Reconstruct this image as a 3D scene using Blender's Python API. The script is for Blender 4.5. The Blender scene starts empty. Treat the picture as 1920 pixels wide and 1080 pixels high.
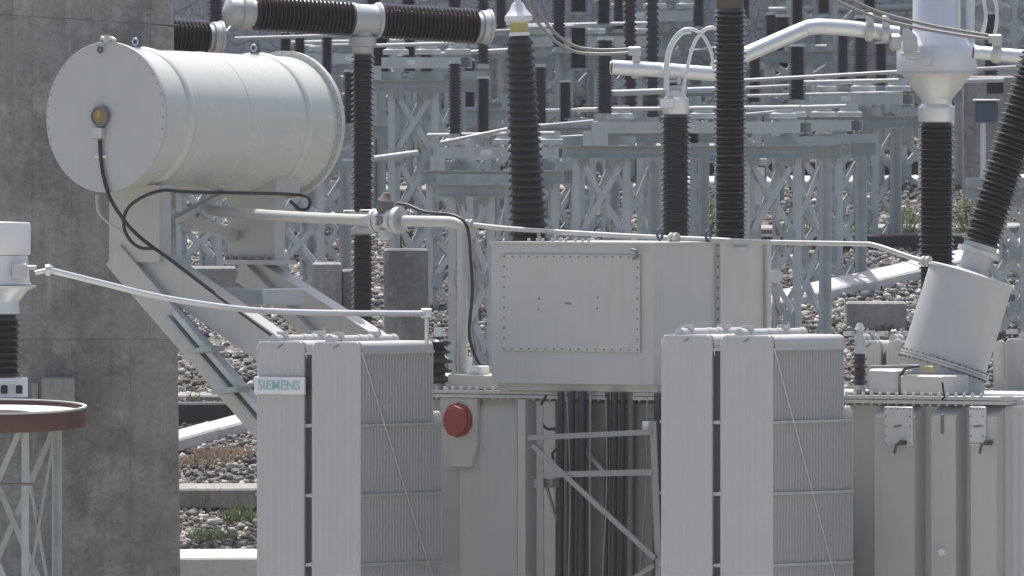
import bpy, math, random
import numpy as np
from mathutils import Vector, Matrix
random.seed(7); rng = np.random.default_rng(7)
R = math.radians
S = bpy.context.scene
COL = S.collection

# ------------------------------------------------------------------ camera, light, exposure
F, CX, YH, H = 26520.0, 960.0, 250.0, 5.6        # focal length in px of a 1920 px picture, horizon row, eye height
cd = bpy.data.cameras.new('camera'); cam = bpy.data.objects.new('camera', cd); COL.objects.link(cam)
cam.location = (0, 0, H); cam.rotation_euler = (R(90), 0, 0)
cd.sensor_width = 36; cd.lens = F / 1920 * 36; cd.shift_y = (YH - 540) / 1920
cd.clip_start = 1; cd.clip_end = 3000
cd.dof.use_dof = True; cd.dof.focus_distance = 120.5; cd.dof.aperture_fstop = 11
S.camera = cam
SUN_EL, SUN_AZ = 68, -15                           # degrees; azimuth from the viewing direction, negative = to the left
W = bpy.data.worlds.new('World'); S.world = W; W.use_nodes = True
nt = W.node_tree; bg = nt.nodes['Background']
sky = nt.nodes.new('ShaderNodeTexSky'); sky.sky_type = 'NISHITA'; sky.sun_disc = False
sky.sun_elevation = R(SUN_EL); sky.sun_rotation = R(SUN_AZ); sky.air_density = 1.0; sky.dust_density = 4.5; sky.ozone_density = 1.0
nt.links.new(sky.outputs[0], bg.inputs[0]); bg.inputs[1].default_value = 0.15
sd = bpy.data.lights.new('sun', 'SUN'); sun = bpy.data.objects.new('sun', sd); COL.objects.link(sun)
sd.energy = 5.0; sd.angle = R(0.53); sd.color = (1.0, 0.965, 0.91)
sdir = Vector((math.sin(R(SUN_AZ)) * math.cos(R(SUN_EL)), math.cos(R(SUN_AZ)) * math.cos(R(SUN_EL)), math.sin(R(SUN_EL))))
sun.rotation_euler = (-sdir).to_track_quat('-Z', 'Y').to_euler(); sun.location = (0, 60, 60)
S.view_settings.view_transform = 'Standard'; S.view_settings.look = 'None'
S.view_settings.exposure = 0.22; S.view_settings.gamma = 1.0
S.render.engine = 'CYCLES'

# ------------------------------------------------------------------ projection helpers (pixels of the 1920 x 1080 view -> metres)
def P(px, py, D): return Vector(((px - CX) / F * D, D, H + (YH - py) / F * D))
TH = R(36); UX, UY = math.cos(TH), -math.sin(TH); VX, VY = math.sin(TH), math.cos(TH)
OO = P(873, 0, 120.7); OX, OY = OO.x, OO.y       # a point on the transformer's long wall
def A(px, py, v):
    """point of the transformer's frame on the plane v"""
    k = (px - CX) / F
    u = (k * (OY + v * VY) - OX - v * VX) / (UX - k * UY)
    Y = OY + u * UY + v * VY
    return Vector((u, v, H + (YH - py) * Y / F))
def B(px, py, u):
    k = (px - CX) / F
    v = (k * (OY + u * UY) - OX - u * UX) / (VX - k * VY)
    Y = OY + u * UY + v * VY
    return Vector((u, v, H + (YH - py) * Y / F))
PX = 1 / 220.0                                     # metres per pixel near the transformer
GY = [-3000, 126.3, 126.45, 129, 131, 134.5, 138, 143, 148, 152, 153.3, 153.7, 170, 200, 260, 400, 900]
GZ = [0, 0, 1.74, 2.37, 2.88, 3.72, 4.09, 4.58, 5.13, 5.77, 5.95, 8.0, 8.0, 8.0, 8.0, 8.0, 8.0]
def hz(y): return float(np.interp(y, GY, GZ))

# ------------------------------------------------------------------ materials
def mat(name, col, rough=0.5, metal=0.0, var=0.08, scale=3.0, streak=0.0, dirt=(0.2, 0.19, 0.16), bump=0.0, bscale=60, spec=0.5, coat=0.0, rv=0.08):
    m = bpy.data.materials.new(name); m.use_nodes = True
    n, l = m.node_tree.nodes, m.node_tree.links
    b = n['Principled BSDF']; b.inputs['Metallic'].default_value = metal
    b.inputs['Specular IOR Level'].default_value = spec; b.inputs['Coat Weight'].default_value = coat
    tc = n.new('ShaderNodeTexCoord')
    no = n.new('ShaderNodeTexNoise'); no.inputs['Scale'].default_value = scale; no.inputs['Detail'].default_value = 6; no.inputs['Roughness'].default_value = 0.65
    l.new(tc.outputs['Object'], no.inputs['Vector'])
    mx = n.new('ShaderNodeMix'); mx.data_type = 'RGBA'
    mx.inputs['A'].default_value = (*[c * (1 - var) for c in col], 1); mx.inputs['B'].default_value = (*[min(1, c * (1 + var)) for c in col], 1)
    l.new(no.outputs['Fac'], mx.inputs['Factor']); out = mx.outputs['Result']
    if streak > 0:
        mp = n.new('ShaderNodeMapping'); mp.inputs['Scale'].default_value = (11, 11, 0.8); l.new(tc.outputs['Object'], mp.inputs['Vector'])
        n2 = n.new('ShaderNodeTexNoise'); n2.inputs['Scale'].default_value = 1.6; n2.inputs['Detail'].default_value = 5; l.new(mp.outputs[0], n2.inputs['Vector'])
        r = n.new('ShaderNodeMapRange'); r.inputs['From Min'].default_value = 0.56; r.inputs['From Max'].default_value = 0.86; r.inputs['To Max'].default_value = streak
        l.new(n2.outputs['Fac'], r.inputs['Value'])
        m2 = n.new('ShaderNodeMix'); m2.data_type = 'RGBA'; m2.inputs['B'].default_value = (*dirt, 1)
        l.new(r.outputs[0], m2.inputs['Factor']); l.new(out, m2.inputs['A']); out = m2.outputs['Result']
    l.new(out, b.inputs['Base Color'])
    rr = n.new('ShaderNodeMapRange'); rr.inputs['To Min'].default_value = max(0.02, rough - rv); rr.inputs['To Max'].default_value = min(1, rough + rv)
    l.new(no.outputs['Fac'], rr.inputs['Value']); l.new(rr.outputs[0], b.inputs['Roughness'])
    if bump > 0:
        n3 = n.new('ShaderNodeTexNoise'); n3.inputs['Scale'].default_value = bscale; n3.inputs['Detail'].default_value = 4; l.new(tc.outputs['Object'], n3.inputs['Vector'])
        bp = n.new('ShaderNodeBump'); bp.inputs['Strength'].default_value = bump; bp.inputs['Distance'].default_value = 0.01
        l.new(n3.outputs['Fac'], bp.inputs['Height']); l.new(bp.outputs[0], b.inputs['Normal'])
    return m
M = {}
M['paint'] = mat('grey_paint', (0.47, 0.468, 0.445), 0.38, 0, 0.08, 2.2, 0.42, (0.31, 0.29, 0.225), 0.03, 30)
M['paint_rad'] = mat('radiator_paint', (0.45, 0.452, 0.448), 0.42, 0, 0.08, 2.0, 0.3, (0.33, 0.325, 0.30))
M['paint_cons'] = mat('tank_enamel', (0.54, 0.55, 0.51), 0.26, 0, 0.07, 3.0, 0.14, (0.42, 0.40, 0.32), 0.02, 6, coat=0.25)
M['plate_paint'] = mat('plate_paint', (0.58, 0.58, 0.565), 0.4, 0, 0.05, 4, 0.2, (0.4, 0.38, 0.3))
M['galv'] = mat('galvanised_steel', (0.50, 0.525, 0.525), 0.45, 0.2, 0.22, 5, 0.35, (0.27, 0.28, 0.27))
M['galv_dull'] = mat('weathered_galvanised_steel', (0.37, 0.40, 0.40), 0.55, 0.15, 0.25, 5, 0.4, (0.2, 0.205, 0.195))
M['alu'] = mat('aluminium', (0.68, 0.685, 0.69), 0.36, 0.45, 0.06, 5, 0.12, (0.5, 0.5, 0.47))
M['alu_dull'] = mat('dull_cast_aluminium', (0.50, 0.51, 0.51), 0.5, 0.35, 0.1, 9, 0.25, (0.33, 0.32, 0.28))
M['white'] = mat('white_paint', (0.72, 0.72, 0.72), 0.4, 0, 0.03, 3, 0.1, (0.6, 0.58, 0.52))
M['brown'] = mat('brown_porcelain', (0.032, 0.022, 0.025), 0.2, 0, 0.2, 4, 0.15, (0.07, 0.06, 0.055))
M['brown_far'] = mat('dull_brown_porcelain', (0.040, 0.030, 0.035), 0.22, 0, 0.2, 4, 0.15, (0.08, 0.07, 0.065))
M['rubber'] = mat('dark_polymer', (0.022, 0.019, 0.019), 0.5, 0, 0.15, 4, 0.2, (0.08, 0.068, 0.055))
M['black'] = mat('black_cable', (0.022, 0.022, 0.026), 0.5)
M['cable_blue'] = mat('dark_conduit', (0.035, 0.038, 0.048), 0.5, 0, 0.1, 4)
M['dark'] = mat('dark_opening', (0.03, 0.032, 0.035), 0.8)
M['bolt'] = mat('bolt_steel', (0.20, 0.20, 0.20), 0.5, 0.4)
M['blue_steel'] = mat('blued_steel', (0.08, 0.10, 0.14), 0.4, 0.4)
M['red'] = mat('red_enamel', (0.27, 0.045, 0.035), 0.5, 0, 0.2, 8, 0.4, (0.22, 0.06, 0.05))
M['redbrown'] = mat('red_oxide', (0.085, 0.032, 0.026), 0.5, 0, 0.25, 6, 0.3, (0.12, 0.07, 0.06))
M['yellow'] = mat('yellow_brass', (0.46, 0.38, 0.14), 0.35, 0.3)
M['amber'] = mat('amber_oil', (0.28, 0.19, 0.08), 0.2)
M['teal'] = mat('teal_lettering', (0.32, 0.50, 0.53), 0.5, 0, 0.1)
M['rust'] = mat('rust', (0.15, 0.13, 0.115), 0.7, 0, 0.3, 12)
M['bay_shade'] = mat('dark_bay_shade', (0.17, 0.165, 0.155), 0.7, 0, 0.3, 4, 0.4, (0.06, 0.055, 0.05))  # dark tone painted for the shade behind the conduits; one conduit shares it
M['rack'] = mat('grey_rack_steel', (0.27, 0.275, 0.28), 0.5, 0.2, 0.15, 6, 0.3, (0.2, 0.2, 0.19))
M['fitting'] = mat('dark_bronze', (0.09, 0.075, 0.055), 0.5, 0.3)
M['wire'] = mat('stranded_wire', (0.26, 0.25, 0.23), 0.5, 0.4, 0.15, 20)

def concrete(name, base, stain, amount=1.0, joints=False):
    m = bpy.data.materials.new(name); m.use_nodes = True
    n, l = m.node_tree.nodes, m.node_tree.links; b = n['Principled BSDF']; b.inputs['Roughness'].default_value = 0.9; b.inputs['Specular IOR Level'].default_value = 0.2
    tc = n.new('ShaderNodeTexCoord')
    def noise(sc, detail, mp=None, rough=0.6):
        t = n.new('ShaderNodeTexNoise'); t.inputs['Scale'].default_value = sc; t.inputs['Detail'].default_value = detail; t.inputs['Roughness'].default_value = rough
        if mp:
            q = n.new('ShaderNodeMapping'); q.inputs['Scale'].default_value = mp; l.new(tc.outputs['Object'], q.inputs['Vector']); l.new(q.outputs[0], t.inputs['Vector'])
        else: l.new(tc.outputs['Object'], t.inputs['Vector'])
        return t
    def ramp(src, a, c, to):
        r = n.new('ShaderNodeMapRange'); r.inputs['From Min'].default_value = a; r.inputs['From Max'].default_value = c; r.inputs['To Max'].default_value = to
        l.new(src, r.inputs['Value']); return r.outputs[0]
    def mix(fac, a, bcol):
        x = n.new('ShaderNodeMix'); x.data_type = 'RGBA'; l.new(fac, x.inputs['Factor']); l.new(a, x.inputs['A']); x.inputs['B'].default_value = (*bcol, 1); return x.outputs['Result']
    c0 = n.new('ShaderNodeRGB'); c0.outputs[0].default_value = (*base, 1); out = c0.outputs[0]
    if joints:
        oi = n.new('ShaderNodeObjectInfo'); out = mix(ramp(oi.outputs['Random'], 0, 1, 0.55), out, [c * .72 for c in base])
    out = mix(ramp(noise(1.3, 8).outputs['Fac'], 0.42, 0.72, 0.75 * amount), out, stain)
    out = mix(ramp(noise(1.0, 8, (9, 9, 0.45), .7).outputs['Fac'], 0.48, 0.72, 0.6 * amount), out, [c * 0.75 for c in stain])
    out = mix(ramp(noise(1.1, 6, (14, 14, 0.8)).outputs['Fac'], 0.56, 0.8, 0.45 * amount), out, [c * 1.45 for c in base])
    if joints:
        out = mix(ramp(noise(0.75, 9, (1, 1, .8), .78).outputs['Fac'], 0.46, 0.60, 0.85), out, [c * .8 for c in stain])
        out = mix(ramp(noise(2.6, 9, None, .8).outputs['Fac'], 0.50, 0.64, 0.6), out, [c * 1.2 for c in base])
    out = mix(ramp(noise(22, 6, None, .75).outputs['Fac'], 0.5, 0.72, 0.55 * amount), out, [c * 0.6 for c in stain])
    l.new(out, b.inputs['Base Color'])
    nb = noise(35, 6); bp = n.new('ShaderNodeBump'); bp.inputs['Strength'].default_value = 0.35; bp.inputs['Distance'].default_value = 0.01
    l.new(nb.outputs['Fac'], bp.inputs['Height']); l.new(bp.outputs[0], b.inputs['Normal'])
    return m
M['wall'] = concrete('stained_concrete', (0.36, 0.352, 0.33), (0.185, 0.183, 0.18), 1.0, True)
M['trench_shade'] = mat('trench_shade_black', (0.035, 0.036, 0.042), 0.8, 0, 0.3, 5, 0.3, (0.10, 0.10, 0.10))  # black painted in place of the shade inside the trench openings
M['conc'] = concrete('pale_concrete', (0.56, 0.55, 0.53), (0.42, 0.41, 0.40), 0.6)
M['yard'] = concrete('yard_concrete', (0.37, 0.36, 0.325), (0.28, 0.27, 0.245), 0.6)
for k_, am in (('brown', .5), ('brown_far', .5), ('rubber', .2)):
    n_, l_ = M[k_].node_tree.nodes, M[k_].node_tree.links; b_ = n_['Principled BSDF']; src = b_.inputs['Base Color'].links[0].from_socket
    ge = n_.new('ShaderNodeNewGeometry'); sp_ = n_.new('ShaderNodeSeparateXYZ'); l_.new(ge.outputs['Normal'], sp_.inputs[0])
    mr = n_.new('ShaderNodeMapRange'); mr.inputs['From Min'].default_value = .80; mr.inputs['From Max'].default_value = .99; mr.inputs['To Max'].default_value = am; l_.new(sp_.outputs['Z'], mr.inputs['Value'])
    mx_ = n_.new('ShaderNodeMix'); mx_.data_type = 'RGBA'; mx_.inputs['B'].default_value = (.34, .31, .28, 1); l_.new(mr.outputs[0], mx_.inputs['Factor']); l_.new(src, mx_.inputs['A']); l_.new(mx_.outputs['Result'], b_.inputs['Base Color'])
M['conc_old'] = concrete('old_concrete', (0.33, 0.325, 0.31), (0.2, 0.195, 0.185), 1.0)

def gravel_mat(name, island):
    m = bpy.data.materials.new(name); m.use_nodes = True
    n, l = m.node_tree.nodes, m.node_tree.links; b = n['Principled BSDF']; b.inputs['Roughness'].default_value = 0.95; b.inputs['Specular IOR Level'].default_value = 0.15
    rp = n.new('ShaderNodeValToRGB'); e = rp.color_ramp.elements
    e[0].position = 0; e[0].color = (0.07, 0.068, 0.07, 1); e[1].position = 1; e[1].color = (0.58, 0.57, 0.55, 1)
    for p_, c_ in ((0.35, (0.14, 0.135, 0.135, 1)), (0.62, (0.21, 0.20, 0.19, 1)), (0.82, (0.30, 0.275, 0.245, 1))):
        q = e.new(p_); q.color = c_
    if island:
        g = n.new('ShaderNodeNewGeometry'); l.new(g.outputs['Random Per Island'], rp.inputs[0])
    else:
        tc = n.new('ShaderNodeTexCoord'); vo = n.new('ShaderNodeTexVoronoi'); vo.inputs['Scale'].default_value = 22
        l.new(tc.outputs['Object'], vo.inputs['Vector'])
        sp = n.new('ShaderNodeSeparateColor'); l.new(vo.outputs['Color'], sp.inputs[0]); l.new(sp.outputs[0], rp.inputs[0])
        bp = n.new('ShaderNodeBump'); bp.inputs['Strength'].default_value = 1.0; bp.inputs['Distance'].default_value = 0.04; bp.invert = True
        l.new(vo.outputs['Distance'], bp.inputs['Height']); l.new(bp.outputs[0], b.inputs['Normal'])
        sn = n.new('ShaderNodeTexNoise'); sn.inputs['Scale'].default_value = 0.9; sn.inputs['Detail'].default_value = 6; l.new(tc.outputs['Object'], sn.inputs['Vector'])
        sr = n.new('ShaderNodeMapRange'); sr.inputs['From Min'].default_value = 0.38; sr.inputs['From Max'].default_value = 0.52; l.new(sn.outputs['Fac'], sr.inputs['Value'])
        sm = n.new('ShaderNodeMix'); sm.data_type = 'RGBA'; sm.inputs['B'].default_value = (0.13, 0.115, 0.10, 1); l.new(sr.outputs[0], sm.inputs['Factor']); l.new(rp.outputs[0], sm.inputs['A'])
        l.new(sm.outputs['Result'], b.inputs['Base Color']); return m
    l.new(rp.outputs[0], b.inputs['Base Color'])
    return m
def rubble_mat():
    m = concrete('rubble_masonry', (0.50, 0.485, 0.485), (0.36, 0.35, 0.355), 0.9); n, l = m.node_tree.nodes, m.node_tree.links; b = n['Principled BSDF']
    tc = n.new('ShaderNodeTexCoord'); vo = n.new('ShaderNodeTexVoronoi'); vo.inputs['Scale'].default_value = 8.0; vo.feature = 'DISTANCE_TO_EDGE'
    nz_ = n.new('ShaderNodeTexNoise'); nz_.inputs['Scale'].default_value = 6; ad = n.new('ShaderNodeMix'); ad.data_type = 'RGBA'; ad.inputs['Factor'].default_value = 0.12
    l.new(tc.outputs['Object'], nz_.inputs['Vector']); l.new(tc.outputs['Object'], ad.inputs['A']); l.new(nz_.outputs['Color'], ad.inputs['B']); l.new(ad.outputs['Result'], vo.inputs['Vector'])
    r_ = n.new('ShaderNodeMapRange'); r_.inputs['From Max'].default_value = 0.07; l.new(vo.outputs['Distance'], r_.inputs['Value'])
    bp = n.new('ShaderNodeBump'); bp.inputs['Strength'].default_value = 0.6; bp.inputs['Distance'].default_value = 0.04; l.new(r_.outputs[0], bp.inputs['Height']); l.new(bp.outputs[0], b.inputs['Normal'])
    src = b.inputs['Base Color'].links[0].from_socket; mx = n.new('ShaderNodeMix'); mx.data_type = 'RGBA'; mx.inputs['A'].default_value = (0.42, 0.41, 0.415, 1)
    l.new(r_.outputs[0], mx.inputs['Factor']); l.new(src, mx.inputs['B']); l.new(mx.outputs['Result'], b.inputs['Base Color']); return m
M['rubble'] = rubble_mat()
M['gravel'] = gravel_mat('gravel_bed', False); M['stones'] = gravel_mat('gravel_stones', True)
def leafmat(name, c0, c1):
    m = bpy.data.materials.new(name); m.use_nodes = True
    n, l = m.node_tree.nodes, m.node_tree.links; b = n['Principled BSDF']; b.inputs['Roughness'].default_value = 0.6
    g = n.new('ShaderNodeNewGeometry'); mx = n.new('ShaderNodeMix'); mx.data_type = 'RGBA'
    mx.inputs['A'].default_value = (*c0, 1); mx.inputs['B'].default_value = (*c1, 1)
    l.new(g.outputs['Random Per Island'], mx.inputs['Factor']); l.new(mx.outputs['Result'], b.inputs['Base Color'])
    tr = n.new('ShaderNodeBsdfTranslucent'); l.new(mx.outputs['Result'], tr.inputs[0])
    ms = n.new('ShaderNodeMixShader'); ms.inputs[0].default_value = 0.35
    l.new(b.outputs[0], ms.inputs[1]); l.new(tr.outputs[0], ms.inputs[2]); l.new(ms.outputs[0], n['Material Output'].inputs[0])
    return m
M['leaf'] = leafmat('green_leaf', (0.07, 0.11, 0.04), (0.20, 0.25, 0.12))
M['dry'] = leafmat('dry_stalk', (0.22, 0.16, 0.12), (0.40, 0.31, 0.24))

# ------------------------------------------------------------------ mesh kit
class MB:
    def __init__(s): s.v = []; s.f = []
    def add(s, vs, fs):
        o = len(s.v); s.v += [tuple(x) for x in vs]; s.f += [tuple(i + o for i in q) for q in fs]; return s
    def box(s, a, b):
        x0, y0, z0 = [min(a[i], b[i]) for i in range(3)]; x1, y1, z1 = [max(a[i], b[i]) for i in range(3)]
        return s.add([(x0, y0, z0), (x1, y0, z0), (x1, y1, z0), (x0, y1, z0), (x0, y0, z1), (x1, y0, z1), (x1, y1, z1), (x0, y1, z1)],
                     [(0, 3, 2, 1), (4, 5, 6, 7), (0, 1, 5, 4), (1, 2, 6, 5), (2, 3, 7, 6), (3, 0, 4, 7)])
    def bbox(s, a, b, c=0.01):
        """box with chamfered vertical and horizontal edges"""
        x0, y0, z0 = [min(a[i], b[i]) for i in range(3)]; x1, y1, z1 = [max(a[i], b[i]) for i in range(3)]
        def ring(z, k): return [(x0 + k, y0 + c if k < c else y0 + k, z)] if False else \
            [(x0 + c + k, y0 + k, z), (x1 - c - k, y0 + k, z), (x1 - k, y0 + c + k, z), (x1 - k, y1 - c - k, z), (x1 - c - k, y1 - k, z), (x0 + c + k, y1 - k, z), (x0 + k, y1 - c - k, z), (x0 + k, y0 + c + k, z)]
        return s.loft([ring(z0, c), ring(z0 + c, 0), ring(z1 - c, 0), ring(z1, c)])
    def loft(s, rings, caps=True):
        n = len(rings[0]); vs = [p for r in rings for p in r]; fs = []
        for i in range(len(rings) - 1):
            for j in range(n):
                k = (j + 1) % n; fs.append((i * n + j, i * n + k, (i + 1) * n + k, (i + 1) * n + j))
        if caps: fs.append(tuple(range(n - 1, -1, -1))); fs.append(tuple((len(rings) - 1) * n + j for j in range(n)))
        return s.add(vs, fs)
    def ext(s, prof, p0, p1, up=(0, 0, 1)):
        p0, p1 = Vector(p0), Vector(p1); d = (p1 - p0).normalized(); a = Vector(up).cross(d)
        if a.length < 1e-4: a = Vector((1, 0, 0)).cross(d)
        a.normalize(); b = d.cross(a)
        return s.loft([[p + a * x + b * y for x, y in prof] for p in (p0, p1)])
    def bar(s, p0, p1, w, h, up=(0, 0, 1)):
        w, h = w / 2, h / 2; return s.ext([(-w, -h), (w, -h), (w, h), (-w, h)], p0, p1, up)
    def angle(s, p0, p1, w, t, up=(0, 0, 1), flip=1):
        return s.ext([(0, 0), (w * flip, 0), (w * flip, t), (t * flip, t), (t * flip, w), (0, w)] if flip > 0 else
                     [(0, 0), (0, w), (-t, w), (-t, t), (-w, t), (-w, 0)], p0, p1, up)
    def chan(s, p0, p1, w, h, t, up=(0, 0, 1), side=1):
        pr = [(0, -h / 2), (w, -h / 2), (w, -h / 2 + t), (t, -h / 2 + t), (t, h / 2 - t), (w, h / 2 - t), (w, h / 2), (0, h / 2)]
        if side < 0: pr = [(-x, y) for x, y in pr][::-1]
        return s.ext(pr, p0, p1, up)
    def ibeam(s, p0, p1, w, h, t, up=(0, 0, 1)):
        w, h = w / 2, h / 2; q = t / 2
        return s.ext([(-w, -h), (w, -h), (w, -h + t), (q, -h + t), (q, h - t), (w, h - t), (w, h), (-w, h), (-w, h - t), (-q, h - t), (-q, -h + t), (-w, -h + t)], p0, p1, up)
    def tube(s, pts, r, seg=10):
        pts = [Vector(p) for p in pts]; n = len(pts); rings = []
        d0 = (pts[1] - pts[0]).normalized(); a = d0.orthogonal().normalized()
        for i, p in enumerate(pts):
            d = ((pts[min(i + 1, n - 1)] - p).normalized() + (p - pts[max(i - 1, 0)]).normalized()) if 0 < i < n - 1 else ((pts[1] - p) if i == 0 else (p - pts[-2]))
            d.normalize(); a = (a - d * a.dot(d)).normalized(); b = d.cross(a)
            rr = r[i] if isinstance(r, (list, tuple)) else r
            rings.append([p + (a * math.cos(t) + b * math.sin(t)) * rr for t in [2 * math.pi * j / seg for j in range(seg)]])
        return s.loft(rings)
    def lathe(s, prof, o=(0, 0, 0), ax=(0, 0, 1), seg=28, caps=True):
        o = Vector(o); ax = Vector(ax).normalized(); a = ax.orthogonal().normalized(); b = ax.cross(a)
        return s.loft([[o + ax * h + (a * math.cos(t) + b * math.sin(t)) * max(r, 1e-4) for t in [2 * math.pi * j / seg for j in range(seg)]] for r, h in prof], caps)
    def cyl(s, p0, p1, r, seg=20):
        p0, p1 = Vector(p0), Vector(p1); return s.lathe([(r, 0), (r, (p1 - p0).length)], p0, p1 - p0, seg)
def spline(pts, k=6):
    pts = [Vector(p) for p in pts]; q = [2 * pts[0] - pts[1]] + pts + [2 * pts[-1] - pts[-2]]; out = []
    for i in range(1, len(q) - 2):
        for j in range(k):
            t = j / k; a, b, c, d = q[i - 1:i + 3]
            out.append(0.5 * ((2 * b) + (c - a) * t + (2 * a - 5 * b + 4 * c - d) * t * t + (3 * b - a - 3 * c + d) * t ** 3))
    return out + [pts[-1]]
def mesh(name, mb, m, ang=38):
    me = bpy.data.meshes.new(name); me.from_pydata(mb.v, [], mb.f); me.update()
    import bmesh as _b
    bm = _b.new(); bm.from_mesh(me); _b.ops.recalc_face_normals(bm, faces=bm.faces); bm.to_mesh(me); bm.free()
    me.shade_smooth(); me.set_sharp_from_angle(angle=R(ang)); me.materials.append(m if not isinstance(m, str) else M[m]); return me
def link(name, me, parent=None):
    o = bpy.data.objects.new(name, me); COL.objects.link(o); o.parent = parent; return o
def obj(name, mb, m, parent=None, ang=38): return link(name, mesh(name, mb, m, ang), parent)
def tag(o, label=None, cat=None, group=None, kind=None):
    if label: o['label'] = label
    if cat: o['category'] = cat
    if group: o['group'] = group
    if kind: o['kind'] = kind
    return o
def thing(name, label, cat, loc=(0, 0, 0), rz=0.0, group=None):
    o = link(name, None); o.location = loc; o.rotation_euler = (0, 0, rz); return tag(o, label, cat, group)
def copy_tree(o, parent=None):
    c = o.copy(); COL.objects.link(c); c.parent = parent
    for ch in o.children: copy_tree(ch, c)
    return c
def shed_profile(n, L, rc, rb, rs=None):
    rs = rs or rb; p = L / n; out = [(rc, 0)]
    for i in range(n):
        z = i * p; r = rb if i % 2 == 0 else rs
        out += [(rc, z + 0.12 * p), (r - .10 * p, z + 0.14 * p), (r, z + 0.24 * p), (r - .03 * p, z + .36 * p), (r - .16 * p, z + 0.44 * p), (rc * 1.02, z + 0.74 * p)]
    return out + [(rc, L)]
def bolts(mb, pts, nrm, r=0.008, h=0.012):
    for p in pts: mb.lathe([(r, 0), (r, h)], p, nrm, 6)
    return mb

# ------------------------------------------------------------------ the ground
xs = sorted(set([-900, -300, -100, -40, -20] + list(np.linspace(-9, 9, 37)) + [20, 40, 100, 300, 900]))
ys = sorted(set([-900, -200, 0, 60, 110] + list(np.linspace(122, 166, 133)) + GY[1:]))
g = MB(); nx = len(xs); vs = []
for y in ys:
    for x in xs:
        n = (0.015 * math.sin(x * 1.7 + y * 0.9) + 0.015 * math.sin(x * 3.1 - y * 2.3)) if 126.6 < y < 153 else 0
        vs.append((x, y, hz(y) + n))
g.add(vs, [(j * nx + i, j * nx + i + 1, (j + 1) * nx + i + 1, (j + 1) * nx + i) for j in range(len(ys) - 1) for i in range(nx - 1)])
tag(obj('ground', g, 'gravel', ang=60), kind='structure')
tag(obj('concrete_yard', MB().box((-60, 40, -.2), (60, 126.15, .006)), 'yard'), kind='structure')
def gz(x, y): return hz(y) + ((0.015 * math.sin(x * 1.7 + y * 0.9) + 0.015 * math.sin(x * 3.1 - y * 2.3)) if 126.6 < y < 153 else 0)

# loose stones on the slope
def stones(N):
    t = (1 + 5 ** 0.5) / 2
    iv = np.array([(-1, t, 0), (1, t, 0), (-1, -t, 0), (1, -t, 0), (0, -1, t), (0, 1, t), (0, -1, -t), (0, 1, -t), (t, 0, -1), (t, 0, 1), (-t, 0, -1), (-t, 0, 1)], float) / 1.9
    fc = np.array([(0, 11, 5), (0, 5, 1), (0, 1, 7), (0, 7, 10), (0, 10, 11), (1, 5, 9), (5, 11, 4), (11, 10, 2), (10, 7, 6), (7, 1, 8), (3, 9, 4), (3, 4, 2), (3, 2, 6), (3, 6, 8), (3, 8, 9), (4, 9, 5), (2, 4, 11), (6, 2, 10), (8, 6, 7), (9, 8, 1)])
    y = 126.6 + 26.4 * rng.random(N) ** 1.2; x = (rng.random(N) * 2 - 1) * (1.05 * 960 / F * y)
    keep = (np.sin(x * 1.3 + 1.7 * np.sin(y * 0.6)) + np.sin(y * 1.1 + 2.0 * np.sin(x * 0.9)) + 1.1 * rng.random(N)) < 2.1
    x, y = x[keep], y[keep]; N = len(x)
    z = np.interp(y, GY, GZ) + 0.015 * np.sin(x * 1.7 + y * 0.9) + 0.015 * np.sin(x * 3.1 - y * 2.3)
    s = 0.008 + 0.030 * rng.random(N) ** 2.6
    V = iv[None] * (1 + 0.28 * (rng.random((N, 12, 3)) - 0.5) * 2) * s[:, None, None] * (0.75 + 0.6 * rng.random((N, 1, 3)))
    a = rng.random(N) * 6.283; c, d = np.cos(a)[:, None], np.sin(a)[:, None]
    V = np.stack([V[..., 0] * c - V[..., 1] * d, V[..., 0] * d + V[..., 1] * c, V[..., 2]], -1) + np.stack([x, y, z + s * 0.4], -1)[:, None]
    fs = (fc[None] + 12 * np.arange(N)[:, None, None]).reshape(-1, 3)
    me = bpy.data.meshes.new('gravel'); me.vertices.add(N * 12); me.vertices.foreach_set('co', V.reshape(-1))
    me.loops.add(fs.size); me.loops.foreach_set('vertex_index', fs.reshape(-1).astype(np.int32))
    me.polygons.add(len(fs)); me.polygons.foreach_set('loop_start', np.arange(0, fs.size, 3, dtype=np.int32))
    me.update(calc_edges=True); me.materials.append(M['stones']); return me
tag(link('gravel', stones(135000)), 'loose grey gravel strewn over the slope', 'gravel', kind='stuff')

# ------------------------------------------------------------------ kerbs and low walls on the slope
def kerb(p0, p1, y_h, depth, m, label, tilt=0.0, cat='kerb', group=None, joint=1.2, fixed=False, low=None):
    """low concrete wall; p0, p1 = (px, py, D) of its upper front edge; y_h = visible height in px; tilt = drop of the front edge of the coping in m"""
    def seat(px, py, D0):
        for D in np.arange(126.45, 153.2, 0.05):
            if P(px, py + y_h, D).z <= hz(D) + 0.02: return P(px, py, D)
        return P(px, py, D0)
    a, b = (P(*p0), P(*p1)) if fixed else (seat(*p0), seat(*p1)); t = thing('concrete_kerb', label, cat, (0, 0, 0), 0, group)
    d = (b - a); n = max(1, int(d.length / joint)); hh = y_h * a.y / F
    side = Vector((-d.y, d.x, 0)).normalized()
    for i in range(n):
        q0, q1 = a + d * (i / n) + d.normalized() * 0.006, a + d * ((i + 1) / n) - d.normalized() * 0.006
        dz = random.uniform(-0.006, 0.006); up = Vector((0, 0, dz))
        lo = Vector((0, 0, -hh)); bk = side * depth + Vector((0, 0, tilt)); k = 0.015
        mb = MB().loft([[q + lo, q + up - Vector((0, 0, k)), q + up + side * k + Vector((0, 0, tilt * k / depth)), q + bk + up, q + bk + lo] for q in (q0, q1)])
        obj('kerb_block', mb, m, t, 20)
    return t
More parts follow.
